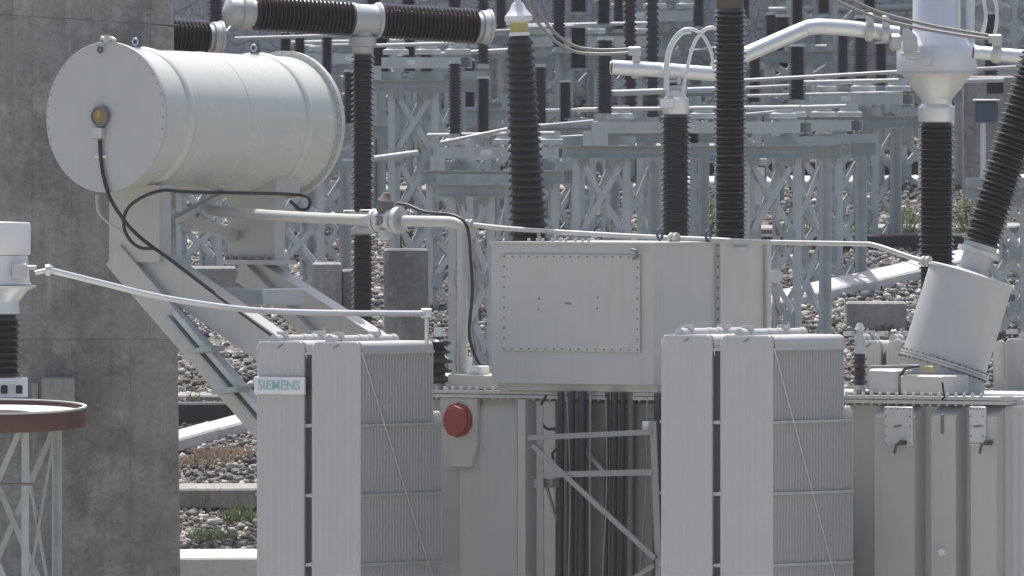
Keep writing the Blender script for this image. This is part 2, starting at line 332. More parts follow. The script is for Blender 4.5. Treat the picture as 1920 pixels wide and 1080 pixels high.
kerb((200, 1047, 126.2), (560, 1045, 126.2), 110, 0.36, 'conc', 'pale capped retaining wall at the foot of the gravel beside the firewall', 0.07, 'wall', fixed=True)
kerb((200, 917, 129.0), (560, 915, 129.0), 36, 0.25, 'conc_old', 'low grey concrete edging across the gravel with weeds below it', 0.045)
kerb((200, 862, 130.4), (620, 745, 132.8), 22, 0.15, 'conc', 'slanting white sunlit kerb above the dry reddish weeds', 0.06)
kerb((250, 757, 133.2), (620, 755, 133.4), 36, 0.3, 'trench_shade', 'trench wall coloured black for shade above the slanting white kerb', 0.01, 'wall')
kerb((250, 742, 133.2), (620, 740, 133.4), 15, 0.3, 'conc_old', 'grey slab edge lying along the black trench wall', 0.03)
kerb((1400, 578, 136.6), (2050, 432, 143.5), 22, 0.19, 'conc', 'long white sunlit kerb climbing past the inclined bushing', 0.07)
kerb((1250, 442, 143.8), (2100, 440, 143.8), 32, 0.3, 'trench_shade', 'trench wall coloured black for shade behind the lattice stands below the shrubs', 0.01, 'wall')
kerb((1250, 428, 143.8), (2100, 424, 143.8), 14, 0.3, 'conc_old', 'grey slab edge along the black trench wall below the shrubs', 0.03)
kerb((1250, 340, 148.2), (2100, 336, 148.2), 12, 0.3, 'conc', 'thin pale kerb above the green shrubs', 0.05)
kerb((1250, 302, 149.5), (2100, 300, 149.5), 30, 0.4, 'trench_shade', 'rear wall coloured black for shade above the thin pale kerb', 0.02, 'wall')
kerb((560, 355, 145.0), (1150, 350, 145.0), 38, 0.4, 'conc_old', 'shaded concrete wall between the breaker column and the box turret', 0.03, 'wall')
kerb((1000, 275, 145.0), (1420, 272, 145.0), 55, 0.4, 'conc_old', 'tall shaded concrete wall behind the wide lattice stand', 0.03, 'wall')
# rubble retaining wall closing the yard
t = thing('retaining_wall', 'high dull grey rubble retaining wall closing the yard at the back', 'wall')
obj('wall_face', MB().loft([[(x, 153.0, 5.2), (x, 153.15, 8.1), (x, 154.2, 8.1), (x, 154.2, 5.2)] for x in (-60, 60)]), 'rubble', t)
obj('coping', MB().box((-60, 152.95, 8.102), (60, 154.3, 8.3)), 'conc_old', t)
# concrete box beside the firewall
def conc_block(px0, px1, y0, D, dep, label, m='conc_old', cat='foundation', round_=False, group=None):
    a, b = P(px0, y0, D), P(px1, y0, D); g0 = hz(D) - 0.3
    if round_:
        r = (b.x - a.x) / 2; c = (a + b) / 2; c.y += r
        mb = MB().lathe([(r, g0), (r, c.z - 0.02), (r - 0.02, c.z), (0.001, c.z)], (c.x, c.y, 0), (0, 0, 1), 40)
    else:
        mb = MB().bbox((a.x, D, g0), (b.x, D + dep, a.z), 0.02)
    return tag(obj('concrete_foundation', mb, m, None, 30), label, cat, group)
conc_block(326, 392, 697, 133.0, 0.4, 'small square concrete block beside the edge of the firewall')
conc_block(719, 803, 466, 133.0, 0.4, 'streaked round concrete pedestal beside the conservator pipe', 'wall', 'pedestal', True)
conc_block(585, 640, 492, 134.0, 0.4, 'grey concrete pedestal left of the breaker column', 'wall', 'pedestal')
conc_block(640, 664, 505, 134.2, 0.4, 'narrow concrete pedestal touching the breaker column', 'wall', 'pedestal')
conc_block(1588, 1700, 566, 134.5, 0.6, 'wide concrete foundation block behind the small bushing', 'conc_old')
conc_block(1500, 1580, 470, 139.5, 0.6, 'concrete block at the foot of the right lattice stand', 'conc_old')
conc_block(325, 440, 500, 137.0, 0.6, 'concrete block between the two conservator columns', 'conc_old')
conc_block(1530, 1585, 240, 147.5, 0.3, 'pale brown concrete post behind the right disconnector frame', 'conc')

# ------------------------------------------------------------------ firewall
def firewall():
    t = thing('firewall', 'tall stained grey concrete firewall with formwork seams', 'wall', (0, 0, 0))
    D = 124.9; xr0, xr1 = P(323, 0, D).x, P(336, 1080, D).x
    zt0, zt1 = P(0, 27, D).z, P(300, 46, D).z
    def xr(z): return xr0 + (xr1 - xr0) * (P(0, 0, D).z - z) / (P(0, 0, D).z - P(0, 1080, D).z)
    bw = 37.0 / F * D; xl = -7.2; rows = [(0.0, 1.2), (1.2, P(0, 636, D).z), (P(0, 636, D).z, None), (None, 9.2)]
    for k, (z0, z1) in enumerate(rows):
        x = xl; i = 0
        while x < xr0 + 0.3:
            w = bw * (random.choice((1, 1, 2)) if k >= 3 else random.choice((1, 1, 2, 2, 3))); x2 = x + w; last = x2 > xr0 - 0.12
            def zz(zv, xx, lo):
                if zv is not None: return zv
                return zt0 + (zt1 - zt0) * (xx - P(0, 0, D).x) / (P(300, 0, D).x - P(0, 0, D).x)
            a0, a1 = zz(z0, x, 1) + 0.0015, zz(z0, x2, 1) + 0.0015; b0, b1 = zz(z1, x, 0) - 0.0015, zz(z1, x2, 0) - 0.0015
            e = random.uniform(-0.002, 0.002); g_ = 0.0007
            if last: r0, r1 = xr(a1), xr(b1)
            else: r0 = r1 = x2 - g_
            yf = D + e; yb = D + 0.45
            mb = MB().loft([[(x + g_, yf, a0), (r0 - 0.012 * last, yf, a1), (r0, yf + 0.012, a1), (r0, yb, a1), (x + g_, yb, a0)],
                            [(x + g_, yf, b0), (r1 - 0.012 * last, yf, b1), (r1, yf + 0.012, b1), (r1, yb, b1), (x + g_, yb, b0)]])
            obj('wall_panel', mb, 'wall', t, 20)
            if k in (1, 2) and not last and i % 2 == 0:
                for zq in ((z0 or 2) + .45, (z0 or 2) + 1.55): obj('tie_hole_plug', MB().cyl((x + w / 2, D - .004, zq), (x + w / 2, D + .02, zq), .014, 10), 'bolt', t)
            if last: break
            x = x2; i += 1
firewall()
# ------------------------------------------------------------------ the transformer
tr = thing('power_transformer', 'large grey oil filled power transformer with radiators, conservator drum and bushings', 'transformer', (OX, OY, 0), -TH)
zc = A(900, 738, 0).z                                # underside of the cover
uL, uR = A(800, 0, 0).x, A(1876, 0, 0).x
tank = obj('tank', MB().bbox((uL, 0, 0.45), (uR, 2.2, zc - 0.035), 0.02), 'paint', tr)
cov = obj('cover', MB().box((uL - 0.12, -0.13, zc + 0.002), (uR + 0.14, 2.33, zc + 0.030)).box((uL - 0.12, -0.135, zc - 0.034), (uR + 0.145, 2.33, zc - 0.004)), 'paint', tr)
bm_ = MB(); n = int((uR - uL) / 0.085)
for i in range(n): bm_.lathe([(0.014, -0.01), (0.014, 0.028), (0.007, 0.03), (0.007, 0.036)], (uL + i * 0.085, -0.085, zc + 0.03), (0, 0, 1), 6)
for i in range(n): bm_.lathe([(0.013, 0), (0.013, 0.016)], (uL + i * 0.085, -0.085, zc - 0.035), (0, 0, -1), 6)
tag(obj('bolt_row', bm_, 'paint', cov), kind='stuff')
obj('base_frame', MB().ibeam((uL, 0.2, 0.22), (uR, 0.2, 0.22), 0.25, 0.42, 0.03).ibeam((uL, 2.0, 0.22), (uR, 2.0, 0.22), 0.25, 0.42, 0.03), 'paint', tr)
# stiffening ribs on the long wall
def rib(px0, px1, dep, gus=True):
    a, b = A(px0, 0, -dep).x, A(px1, 0, -dep).x; z1 = zc - 0.04
    mb = MB().loft([[(a, 0.0, 0.5), (a, -dep, 0.5), (b, -dep, 0.5), (b, 0.0, 0.5)], [(a, 0.0, z1 - 0.10), (a, -dep, z1 - 0.10), (b, -dep, z1 - 0.10), (b, 0.0, z1 - 0.10)],
                    [(a, 0.0, z1), (a, -dep * 0.15, z1), (b, -dep * 0.15, z1), (b, 0.0, z1)]])
    r = obj('stiffening_rib', mb, 'paint', tank)
    if gus: obj('edge_weld', MB().tube([(a, -dep, 0.5), (a, -dep - 0.002, z1 - 0.10), (a, -dep * 0.15, z1)], 0.008, 6), 'paint', tr)
    return r
rib(862, 970, 0.07, False); rib(1640, 1715, 0.16, False); rib(1748, 1792, 0.16); rib(1822, 1868, 0.16)
obj('stiffening_rib', MB().box((A(976, 0, -.12).x, 0, .5), (A(990, 0, -.12).x, -.16, zc - .04)), 'paint', tank)
# cover plates of hand holes on the right of the tank
for (a0, a1) in ((1660, 1713), (1820, 1850)):
    p, q = A(a0, 762, -0.162), A(a1, 836, -0.162)
    hp = obj('hand_hole_plate', MB().bbox((p.x, -0.185, q.z), (q.x, -0.161, p.z), 0.005), 'plate_paint', tr)
    bb = MB()
    for i in range(5):
        x = p.x + 0.02 + (q.x - p.x - 0.04) * i / 4; bolts(bb, [(x, -0.185, p.z - 0.02), (x, -0.185, q.z + 0.02)], (0, -1, 0), 0.0065, 0.008)
    for i in range(1, 4):
        z = q.z + (p.z - q.z) * i / 4; bolts(bb, [(p.x + 0.02, -0.185, z), (q.x - 0.02, -0.185, z)], (0, -1, 0), 0.0065, 0.008)
    tag(obj('plate_bolts', bb, 'bolt', hp), kind='stuff')
    c = (p + q) / 2
    obj('latch', MB().bar((c.x - 0.03, -0.19, c.z - 0.005), (c.x + 0.04, -0.19, c.z + 0.005), 0.015, 0.014), 'bolt', hp)
    v = A(a0 + 37, 830, -0.185)
    obj('drain_valve', MB().cyl((v.x, -0.18, v.z), (v.x, -0.25, v.z), 0.022, 14).tube([(v.x, -0.23, v.z), (v.x - 0.05, -0.24, v.z - 0.015), (v.x - 0.07, -0.24, v.z - 0.09)], 0.012, 8), 'fitting', tr)
p = A(1768, 1035, -0.162); obj('earthing_boss', MB().cyl((p.x, -0.16, p.z), (p.x, -0.19, p.z), 0.03, 16), 'white', tr)
p = A(1768, 795, -0.162); obj('slot_plate', MB().bbox((p.x - 0.02, -0.17, p.z - 0.08), (p.x + 0.012, -0.161, p.z + 0.08), 0.004), 'bolt', tr)
p = A(1772, 735, -0.14); obj('earth_strap', MB().tube([p + Vector((-.02, -.01, .08)), p + Vector((0, -.02, 0)), p + Vector((.01, -.02, -.04)), p + Vector((-.02, -.01, -.06))], 0.009, 6), 'black', tr)
# raised step on the cover, left of the box turret
p0, p1 = A(838, 702, 0.05), A(1235, 735, 0.05)
obj('cover_step', MB().bbox((p0.x, 0.05, zc + 0.031), (p1.x, 1.6, p0.z), 0.01), 'paint', tr)

# box turret
v0 = -0.22; b0, b1 = A(921, 456, v0), A(1226, 723, v0)
vE = B(1432, 0, b1.x).y; vS = B(1345, 0, b1.x).y
zt = b0.z; zb = b1.z
bt = obj('box_turret', MB().bbox((b0.x, v0, zb), (b1.x, vE, zt), 0.006), 'paint', tr)
obj('joint_flange', MB().box((b1.x - 0.02, vS - 0.025, zb + 0.05), (b1.x + 0.05, vS + 0.025, zt + 0.035)), 'paint', bt)
bb = MB()
for i in range(13): bolts(bb, [(b1.x + 0.03, vS - 0.026, zb + 0.1 + (zt - zb - 0.12) * i / 12)], (0, -1, 0), 0.010, 0.014)
tag(obj('flange_bolts', bb, 'bolt', bt), kind='stuff')
obj('top_lip', MB().box((b0.x - 0.015, v0 - 0.015, zt - 0.005), (b1.x + 0.015, vE, zt + 0.014)), 'paint', bt)
obj('bottom_flange', MB().box((b0.x + 0.02, v0 + 0.06, zc + 0.034), (b1.x - 0.01, vE - 0.1, zb - 0.001)), 'paint', bt)
c0, c1 = A(941, 476, v0 - 0.018), A(1200, 661, v0 - 0.018)
cp = obj('cover_plate', MB().bbox((c0.x, v0 - 0.02, c1.z), (c1.x, v0 - 0.001, c0.z), 0.004), 'paint', bt)
bb = MB(); nB = 16
for i in range(nB + 1):
    x = c0.x + 0.025 + (c1.x - c0.x - 0.05) * i / nB; bolts(bb, [(x, v0 - 0.02, c0.z - 0.022), (x, v0 - 0.02, c1.z + 0.022)], (0, -1, 0), 0.0065, 0.009)
for i in range(1, 9):
    z = c1.z + 0.022 + (c0.z - c1.z - 0.044) * i / 9; bolts(bb, [(c0.x + 0.025, v0 - 0.02, z), (c1.x - 0.025, v0 - 0.02, z)], (0, -1, 0), 0.0065, 0.009)
tag(obj('plate_bolts', bb, 'bolt', cp), kind='stuff')
p = A(1066, 569, v0 - 0.02); obj('latch', MB().bar((p.x - 0.04, v0 - 0.022, p.z + 0.003), (p.x + 0.03, v0 - 0.022, p.z - 0.002), 0.01, 0.012), 'bolt', cp)
for px_, py_ in ((1010, 580), (1120, 578), (1011, 560), (1121, 558)):
    p = A(px_, py_, v0 - 0.02); obj('rivet_mark', MB().cyl((p.x, v0 - 0.0195, p.z), (p.x, v0 - 0.024, p.z), 0.008, 8), 'rust', cp)
p = A(1197, 472, v0 - 0.02); obj('hook', MB().tube([p + Vector((-.06, -.01, .02)), p + Vector((0, -.03, .01)), p + Vector((.01, -.03, -.04)), p + Vector((-.05, -.01, -.06))], 0.012, 8), 'bolt', bt)
for px_, py_ in ((1237, 440), (1328, 442), (1384, 446)):
    p = B(px_, py_, b1.x - 0.01)
    obj('lifting_eye', MB().tube([p + Vector((0, 0.035 * math.cos(t), 0.045 * math.sin(t))) for t in np.linspace(0, 6.283, 13)], 0.013, 8), 'blue_steel', bt)
tt = MB()
for i in range(9):
    x = b0.x + 0.2 + i * 0.08; tt.lathe([(0.013, 0), (0.013, 0.03)], (x, 0.05 + 0.02 * math.sin(i * 2.2), zt + 0.014), (0, 0, 1), 6)
tag(obj('lid_bolts', tt, 'paint', bt), kind='stuff')

# ----- radiators
def plate_mesh(w, h, tk=0.0145, nf=7):
    """one pressed radiator plate: fluted, in the u-z plane, its front at v = 0, top at z = 0"""
    zs = [0.0, -0.012, -0.05, -0.11, -0.16, -h + 0.16, -h + 0.11, -h + 0.05, -h + 0.012, -h]
    nu = nf * 6 + 1; mb = MB(); rings = []
    us = np.linspace(0, w, nu)
    for iz, z in enumerate(zs):
        e = min(-z, h + z); k = min(1, max(0, (e - 0.05) / 0.1)); th = tk * (0.35 if e < 0.006 else 1)
        fr, bk = [], []
        for u in us:
            q = u / w; ins = 0.035 * max(0, 1 - e / 0.05) if e < 0.05 else 0
            uu = ins + u * (1 - 2 * ins / w); edge = min(u, w - u); ed = 0.35 if edge < 1e-6 else 1.0
            f_ = th * ed * (0.45 + 0.55 * k * (0.5 - 0.5 * math.cos(2 * math.pi * nf * q)) + 0.55 * (1 - k) * 0.5)
            fr.append((uu, -f_, z)); bk.append((uu, f_, z))
        rings.append(fr + bk[::-1])
    mb.loft(rings); return mb
ZB = 0.62
def radiator(pxs, v_front, ytop, nplates, label=None, pitch=0.0428, short=3, yshort=775, bands=(), sign=False, drop_px=None):
    """pxs: list of (left, right) px of the front plates of the banks"""
    rd = link('radiator', None, tr)
    if label: rd['label'] = label
    zt_ = A(pxs[-1][1], ytop, v_front).z; vb = v_front + pitch * (nplates - 1)
    for (a, b) in pxs:
        ua, ub = A(a, 0, v_front).x, A(b, 0, v_front).x; w = ub - ua
        me = mesh('radiator_plate', plate_mesh(w, zt_ - ZB), 'paint_rad', 60)
        zs_ = A(b, yshort, v_front).z; me2 = mesh('radiator_plate', plate_mesh(w, zs_ - ZB), 'paint_rad', 60)
        for i in range(nplates):
            sh = i >= nplates - short
            o = link('radiator_plate', me2 if sh else me, rd); o.location = (ua, v_front + i * pitch, zs_ if sh else zt_)
        um = (ua + ub) / 2; vl = vb - pitch * short
        for zq, nm in ((zt_ - .075, 'top_header'), (ZB + .09, 'bottom_header')): obj(nm, MB().tube([(um, v_front - 0.005, zq), (um, (vb - pitch * short if nm == 'top_header' else vb + .3), zq)], 0.052, 16), 'paint_rad', rd)
        # collector strip between the plate tops
        obj('collector', MB().loft([[(ua - .003, q, zt_ - 0.10), (ua - .003, q, zt_ - 0.035), (ua + .012, q, zt_ - .008), (ua + 0.04, q, zt_ + 0.003), (ub - 0.04, q, zt_ + 0.003), (ub - .012, q, zt_ - .008), (ub + 0.004, q, zt_ - 0.035), (ub + 0.004, q, zt_ - 0.10)] for q in (v_front + 0.022, vl - 0.003)]), 'paint_rad', rd)
        # lifting bar lying on top of the bank, with its lugs
        zr = zt_ + 0.012
        lb = obj('lifting_bar', MB().tube([(um - 0.12, v_front + 0.06, zr), (um - 0.12, vl - 0.03, zr)], 0.042, 18), 'paint_rad', rd)
        for q in (0.16, vl - v_front - .36): obj('lug', MB().box((um - 0.165, v_front + q, zr + 0.03), (um - 0.08, v_front + q + .06, zr + 0.07)), 'paint_rad', lb)
        for q in (0.02, 0.13, 0.40, 0.53, 0.86): obj('clamp', MB().lathe([(.047, 0), (.047, .06)], (um - .12, v_front + .04 + q * (vl - v_front), zr), (0, 1, 0), 18), 'paint_rad', lb)
        obj('vent_plug', MB().lathe([(0.018, 0), (0.018, 0.03), (0.009, 0.035), (0.009, 0.06)], (um - 0.12, v_front + 0.75 * (vl - v_front), zr + 0.035), (0, 0, 1), 10), 'paint_rad', lb)
        # spacer bands on both flanks
        for y in bands:
            z = A(b, y, v_front).z; e = vl if y < yshort else vb
            for uu, sgn in ((ub, 1), (ua, -1)):
                obj('spacer_band', MB().box((uu - 0.004 * sgn, v_front - 0.012, z - 0.011), (uu + 0.008 * sgn, e + 0.012, z + 0.011)), 'paint_rad', rd)
        if drop_px:
            z0, z1 = A(b, bands[0], v_front).z, ZB + 0.1
            q0 = (ub + 0.010, v_front, z0); q1 = (ub + 0.010, v_front + drop_px / 0.588 / 220 * (z0 - z1) / (405 / 220.0), z1)
            obj('diagonal_stay', MB().tube([q0, q1], 0.0055, 6), 'plate_paint', rd)
        p = (um + 0.02, v_front - 0.014, zt_ - 0.04)
        obj('air_vent', MB().tube([(um + .03, v_front - 0.012, zt_ - 0.02), (um - .02, v_front - 0.02, zt_ - 0.05)], 0.008, 6), 'bolt', rd)
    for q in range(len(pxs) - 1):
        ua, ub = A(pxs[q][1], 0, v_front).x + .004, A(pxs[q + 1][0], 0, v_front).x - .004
        obj('gap_shade_strip', MB().box((ua, v_front + .02, ZB + .1), (ub, v_front + .03, zt_ - .12)), 'cable_blue', rd)  # dark strip added for the shade in the gap between the banks
        for y in bands: z = A(pxs[q][1], y, v_front).z; obj('spacer_clip', MB().box((ua, v_front + .004, z - .014), (ub, v_front + .018, z + .014)), 'paint_rad', rd)
    return rd
VF = -1.50
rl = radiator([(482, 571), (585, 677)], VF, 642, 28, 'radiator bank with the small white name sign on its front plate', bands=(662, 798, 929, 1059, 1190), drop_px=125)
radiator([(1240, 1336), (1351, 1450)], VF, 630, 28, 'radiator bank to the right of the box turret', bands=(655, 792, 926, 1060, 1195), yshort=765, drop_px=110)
# radiators on the far side of the tank, seen above the cover, and one beyond the right end
radiator([(1605, 1652), (1662, 1720)], 2.75, 640, 6, 'radiator bank on the far side, its top showing over the cover', short=0)
radiator([(1880, 1982)], -0.04, 762, 5, 'lower radiator bank past the right end of the tank', short=0)
radiator([(1884, 1985)], 2.75, 636, 6, 'far side radiator bank beside the tilted turret', short=0)
p = A(1868, 640, 2.62); obj('oil_pipe', MB().tube([(p.x + 0.03, 2.62, 0.7), (p.x + 0.03, 2.62, p.z)], 0.05, 16), 'paint', tr)
# name sign
s0, s1 = A(478, 706, VF - 0.03), A(572, 740, VF - 0.03)
sg = obj('name_sign', MB().bbox((s0.x, VF - 0.045, s1.z), (s1.x, VF - 0.02, s0.z), 0.004), 'white', tr); sg['label'] = 'small white sign with pale teal capital letters'
fc = bpy.data.curves.new('t', 'FONT'); fc.body = 'SIEMENS'; fc.size = 0.115; fc.align_x = 'CENTER'; fc.align_y = 'CENTER'; fc.extrude = 0.002; fc.offset = 0.0015
to = bpy.data.objects.new('t', fc); COL.objects.link(to); bpy.context.view_layer.update()
tm = bpy.data.meshes.new_from_object(to); bpy.data.objects.remove(to)
xw = max(v.co.x for v in tm.vertices) - min(v.co.x for v in tm.vertices)
tm.transform(Matrix.Rotation(R(90), 4, 'X') @ Matrix.Scale((s1.x - s0.x) * 0.84 / xw, 4, (1, 0, 0))); tm.materials.clear(); tm.materials.append(M['teal'])
lt = link('lettering', tm, sg); lt.location = ((s0.x + s1.x) / 2, VF - 0.048, (s0.z + s1.z) / 2)

# ----- red valve blank on its bracket
p = A(855, 788, -0.16)
obj('valve_bracket', MB().loft([[(p.x - 0.2, y, zc - 0.04), (p.x + 0.19, y, zc - 0.04), (p.x + 0.19, y, A(0, 820, -.1).z), (p.x + 0.13, y, A(0, 860, -.1).z), (p.x - 0.2, y, A(0, 860, -.1).z)] for y in (-0.075, -0.115)]), 'paint', tr)
bl = MB(); ring = lambda r, y: [(p.x + r * 1.0 * math.cos(t), y, p.z + r * math.sin(t)) for t in np.linspace(R(18), R(378), 11)[:-1]]
bl.loft([ring(0.148, -0.118), ring(0.148, -0.150), ring(0.130, -0.152), ring(0.130, -0.175), ring(0.122, -0.185)])
rv = obj('valve_blank', bl, 'red', tr, 25); rv['label'] = 'red round blanking plate'
bb = MB()
for k in range(8):
    t = R(45 * k); bolts(bb, [(p.x + 0.139 * math.cos(t), -0.152, p.z + 0.139 * math.sin(t))], (0, -1, 0), 0.006, 0.008)
tag(obj('blank_bolts', bb, 'red', rv), kind='stuff')

# ----- cable rack between the radiators
ck = link('cable_rack', None, tr); ck['label'] = 'galvanised rack with a diagonal brace carrying dark conduits'
va = -0.55
def AP(px, py, v=va): return A(px, py, v)
zlow = 0.3
def post(pxt, yt, pxb, yb, w=0.065):
    a, b = AP(pxt, yt), AP(pxb, yb); d = (a - b) / (a.z - b.z); lo = a - d * (a.z - zlow)
    obj('post', MB().angle(lo, a, w, 0.008, (0, 1, 0)), 'rack', ck)
post(1006, 760, 1008, 1080); post(1218, 790, 1229, 1080)
for (x0, y0, x1, y1, h) in ((990, 826, 1222, 815, 0.045), (1012, 896, 1222, 891, 0.05), (1000, 1180, 1228, 1178, 0.05)):
    obj('crossbar', MB().angle(AP(x0, y0, va - 0.01), AP(x1, y1, va - 0.01), h, 0.006), 'rack', ck)
obj('diagonal_brace', MB().bar(AP(998, 835, va - 0.02), AP(1228, 1047, va - 0.02), 0.012, 0.045), 'rack', ck)
obj('diagonal_brace', MB().bar(AP(1226, 1060, va - 0.02), AP(1150, 1110, va - 0.02), 0.012, 0.04), 'rack', ck)
obj('rear_stay', MB().bar(AP(1008, 858, va + 0.15), AP(1044, 975, va + 0.15), 0.02, 0.02), 'rack', ck)
obj('shelf_bracket', MB().bar(AP(1008, 906, va + 0.12), AP(1042, 906, va + 0.12), 0.1, 0.075), 'rack', ck)
p0, p1 = A(1046, 742, -.05), A(1238, 1080, -.05); obj('bay_shade', MB().bbox((p0.x, -.07, .35), (p1.x, -.004, zc - .06), .004), 'bay_shade', ck)  # added dark panel, stands for the shaded recess under the box overhang
for px_, r_, m_, vv in ((1183, 0.03, 'bay_shade', -.12), (1052, 0.030, 'cable_blue', -.25), (1071, 0.034, 'cable_blue', -.22), (1092, 0.036, 'cable_blue', -.20), (1139, 0.020, 'black', -.25), (1152, 0.032, 'cable_blue', -.2), (1168, 0.026, 'black', -.18), (1107, 0.012, 'rack', -.2), (1234, 0.035, 'cable_blue', -.3)):
    a = A(px_, 742, vv); lo = Vector((a.x, a.y, 0.3)); mid = Vector((a.x + random.uniform(-.02, .02), a.y, 1.6))
    obj('conduit', MB().tube(spline([lo, mid, Vector((a.x, a.y, zc + 0.03))], 8), r_, 12), m_, ck)
for px_, pb in ((1063, 1066), (1136, 1130), (1214, 1200)):
    a, b = A(px_, 745, -.4), A(pb, 1080, -.4); obj('thin_cable', MB().tube(spline([a, (a + b) / 2 + Vector((.025, 0, 0)), b, b + Vector((0, 0, -.6))], 8), 0.007, 6), 'wire', ck)
pts = [A(x, y, -.3) for x, y in ((1024, 742), (1014, 760), (1013, 785), (1024, 803), (1040, 804))]
obj('loose_cable', MB().tube(spline(pts), 0.013, 8), 'black', ck)
pts = [A(x, y, -.45) for x, y in ((1043, 842), (1036, 850), (1038, 862))]; obj('loose_cable', MB().tube(spline(pts), 0.011, 8), 'black', ck)
p0, p1 = A(1010, 742, -.03), A(1045, 1080, -.03); jp = obj('junction_panel', MB().bbox((p0.x, -.06, .4), (p1.x, -.001, zc - .05), .006), 'paint', tr)
p0, p1 = A(1210, 790, -.45), A(1222, 812, -.45); obj('terminal_box', MB().bbox((p0.x, -.5, p1.z), (p1.x, -.43, p0.z), .005), 'white', ck)
obj('strut', MB().bar(A(1094, 840, -.1), A(1135, 885, -.1), .05, .03), 'paint', ck)

# ----- conservator
cn0 = A(198, 219.5, -0.25); Rf, Rb, Lc = 0.654, 0.605, 2.60
tilt = R(1.5); cax = Vector((0, math.cos(tilt), -math.sin(tilt)))
cs = link('conservator', None, tr); cs['label'] = 'big pale horizontal oil drum with bolted flat end'
prof = [(Rb, 0.045), (Rb, 0.395), (Rb + .012, 0.402), (Rb + .022, 0.42), (Rb + .025, 0.445), (Rb + .022, 0.47), (Rb + .012, .488), (Rb, 0.495), (Rb, 2.105), (Rb + .012, 2.112), (Rb + .022, 2.13), (Rb + .025, 2.155), (Rb + .022, 2.18), (Rb + .012, 2.198), (Rb, 2.205), (Rb, Lc - .045)]
obj('drum', MB().lathe(prof, cn0, cax, 96), 'paint_cons', cs)
for h0, h1 in ((.024, .047), (Lc - .047, Lc - .024)): obj('drum_flange', MB().lathe([(Rf, h0), (Rf, h1)], cn0, cax, 96), 'paint_cons', cs)
obj('end_cover', MB().lathe([(0.001, 0), (Rf - .004, 0), (Rf, .004), (Rf, 0.021)], cn0, cax, 96), 'paint_rad', cs)
obj('end_cover', MB().lathe([(0.001, Lc - .021), (Rf, Lc - .021), (Rf, Lc), (0.001, Lc + .03)], cn0, cax, 96), 'paint_cons', cs)
bb = MB()
for k in range(40):
    t = 2 * math.pi * k / 40; d = Vector((math.cos(t), 0, math.sin(t))) * (Rf - 0.022)
    bolts(bb, [cn0 + d], (0, -1, 0), 0.006, 0.007); bolts(bb, [cn0 + d + cax * 0.047], (0, 1, 0), 0.006, 0.012); bolts(bb, [cn0 + d + cax * (Lc - .047)], (0, -1, 0), 0.005, 0.008)
tag(obj('flange_bolts', bb, 'bolt', cs), kind='stuff')
obj('weld_seam', MB().tube([cn0 + cax * 0.47 + Vector((-.1, 0, Rb - .006)), cn0 + cax * 2.13 + Vector((-.1, 0, Rb - .006))], 0.008, 6), 'paint_cons', cs)
obj('weld_seam', MB().lathe([(Rb - .002, 1.29), (Rb + .004, 1.296), (Rb + .004, 1.304), (Rb - .002, 1.31)], cn0, cax, 96, False), 'paint_cons', cs)
for sdist in (0.445, 2.155):
    b_ = cn0 + cax * sdist + Vector((0.14, 0, math.sqrt((Rb + .012) ** 2 - .14 ** 2)))
    b_ = cn0 + cax * sdist + Vector((0.0, 0, Rb + .012))
    lg = obj('lifting_lug', MB().loft([[b_ + Vector((x, y, z)) for x, z in ((-.04, -.02), (.04, -.02), (.04, .07), (.025, .1), (-.025, .1), (-.04, .07))] for y in (-.02, .02)]), 'blue_steel', cs)
    obj('lug_ring', MB().tube([b_ + Vector((0.03 * math.cos(t), -.022, .05 + .03 * math.sin(t))) for t in np.linspace(0, 6.283, 13)], .008, 6), 'alu_dull', lg)
p = cn0 + Vector((0, 0.02, Rf)); obj('vent_fitting', MB().tube([p + Vector((-.06, 0, .035)), p + Vector((-.02, 0, .02)), p + Vector((.05, 0, .03)), p + Vector((.09, 0, .01))], 0.018, 8).cyl(p + Vector((0, 0, -.01)), p + Vector((0, 0, .06)), .025, 10), 'paint', cs)
p = A(189, 93, -.252); obj('eye_bolt', MB().tube([p + Vector((0.022 * math.cos(t), -.012, .024 * math.sin(t))) for t in np.linspace(0, 6.283, 13)], .010, 8), 'blue_steel', cs)
p = A(191, 218, -.252)
gg = obj('oil_gauge', MB().lathe([(0.095, 0), (0.095, .035), (.085, .05), (.075, .05), (.07, .035), (.001, .035)], p, (0, -1, 0), 28), 'bolt', cs)
obj('dial', MB().lathe([(.066, .036), (.066, .040), (.001, .041)], p, (0, -1, 0), 24), 'amber', gg)
obj('pointer', MB().bar(p + Vector((-.01, -.044, -.01)), p + Vector((.012, -.044, .045)), .02, .006, (0, 1, 0)), 'yellow', gg)
q = A(188, 249, -.252); obj('terminal_box', MB().bbox(q + Vector((-.05, -.06, -.05)), q + Vector((.06, 0, .045)), .006), 'alu_dull', cs)
q = A(190, 294, -.262); obj('cable_clip', MB().bbox(q + Vector((-.05, -.02, -.012)), q + Vector((.06, 0.01, .012)), .004), 'white', cs)
cab = [A(x, y, v) for x, y, v in ((187, 262, -.28), (189, 295, -.285), (194, 330, -.29), (205, 368, -.29), (222, 398, -.27), (245, 428, -.22), (275, 455, -.15), (310, 480, -.12), (350, 510, -.12), (420, 563, -.12), (515, 632, -.12), (560, 665, -.12))]
obj('gauge_cable', MB().tube(spline(cab), 0.017, 10), 'black', cs)
cab = [A(x, y, v) for x, y, v in ((545, 378, 1.9), (562, 392, 1.7), (577, 391, 1.6), (581, 378, 1.6), (573, 368, 1.6), (540, 364, 1.5), (470, 362, 1.0), (400, 361, .6), (340, 359, .2), (305, 357, -.05), (268, 369, -.2), (240, 390, -.24), (232, 418, -.24), (240, 445, -.22), (262, 464, -.2), (290, 466, -.16))]
obj('loop_cable', MB().tube(spline(cab), 0.015, 10), 'black', cs)
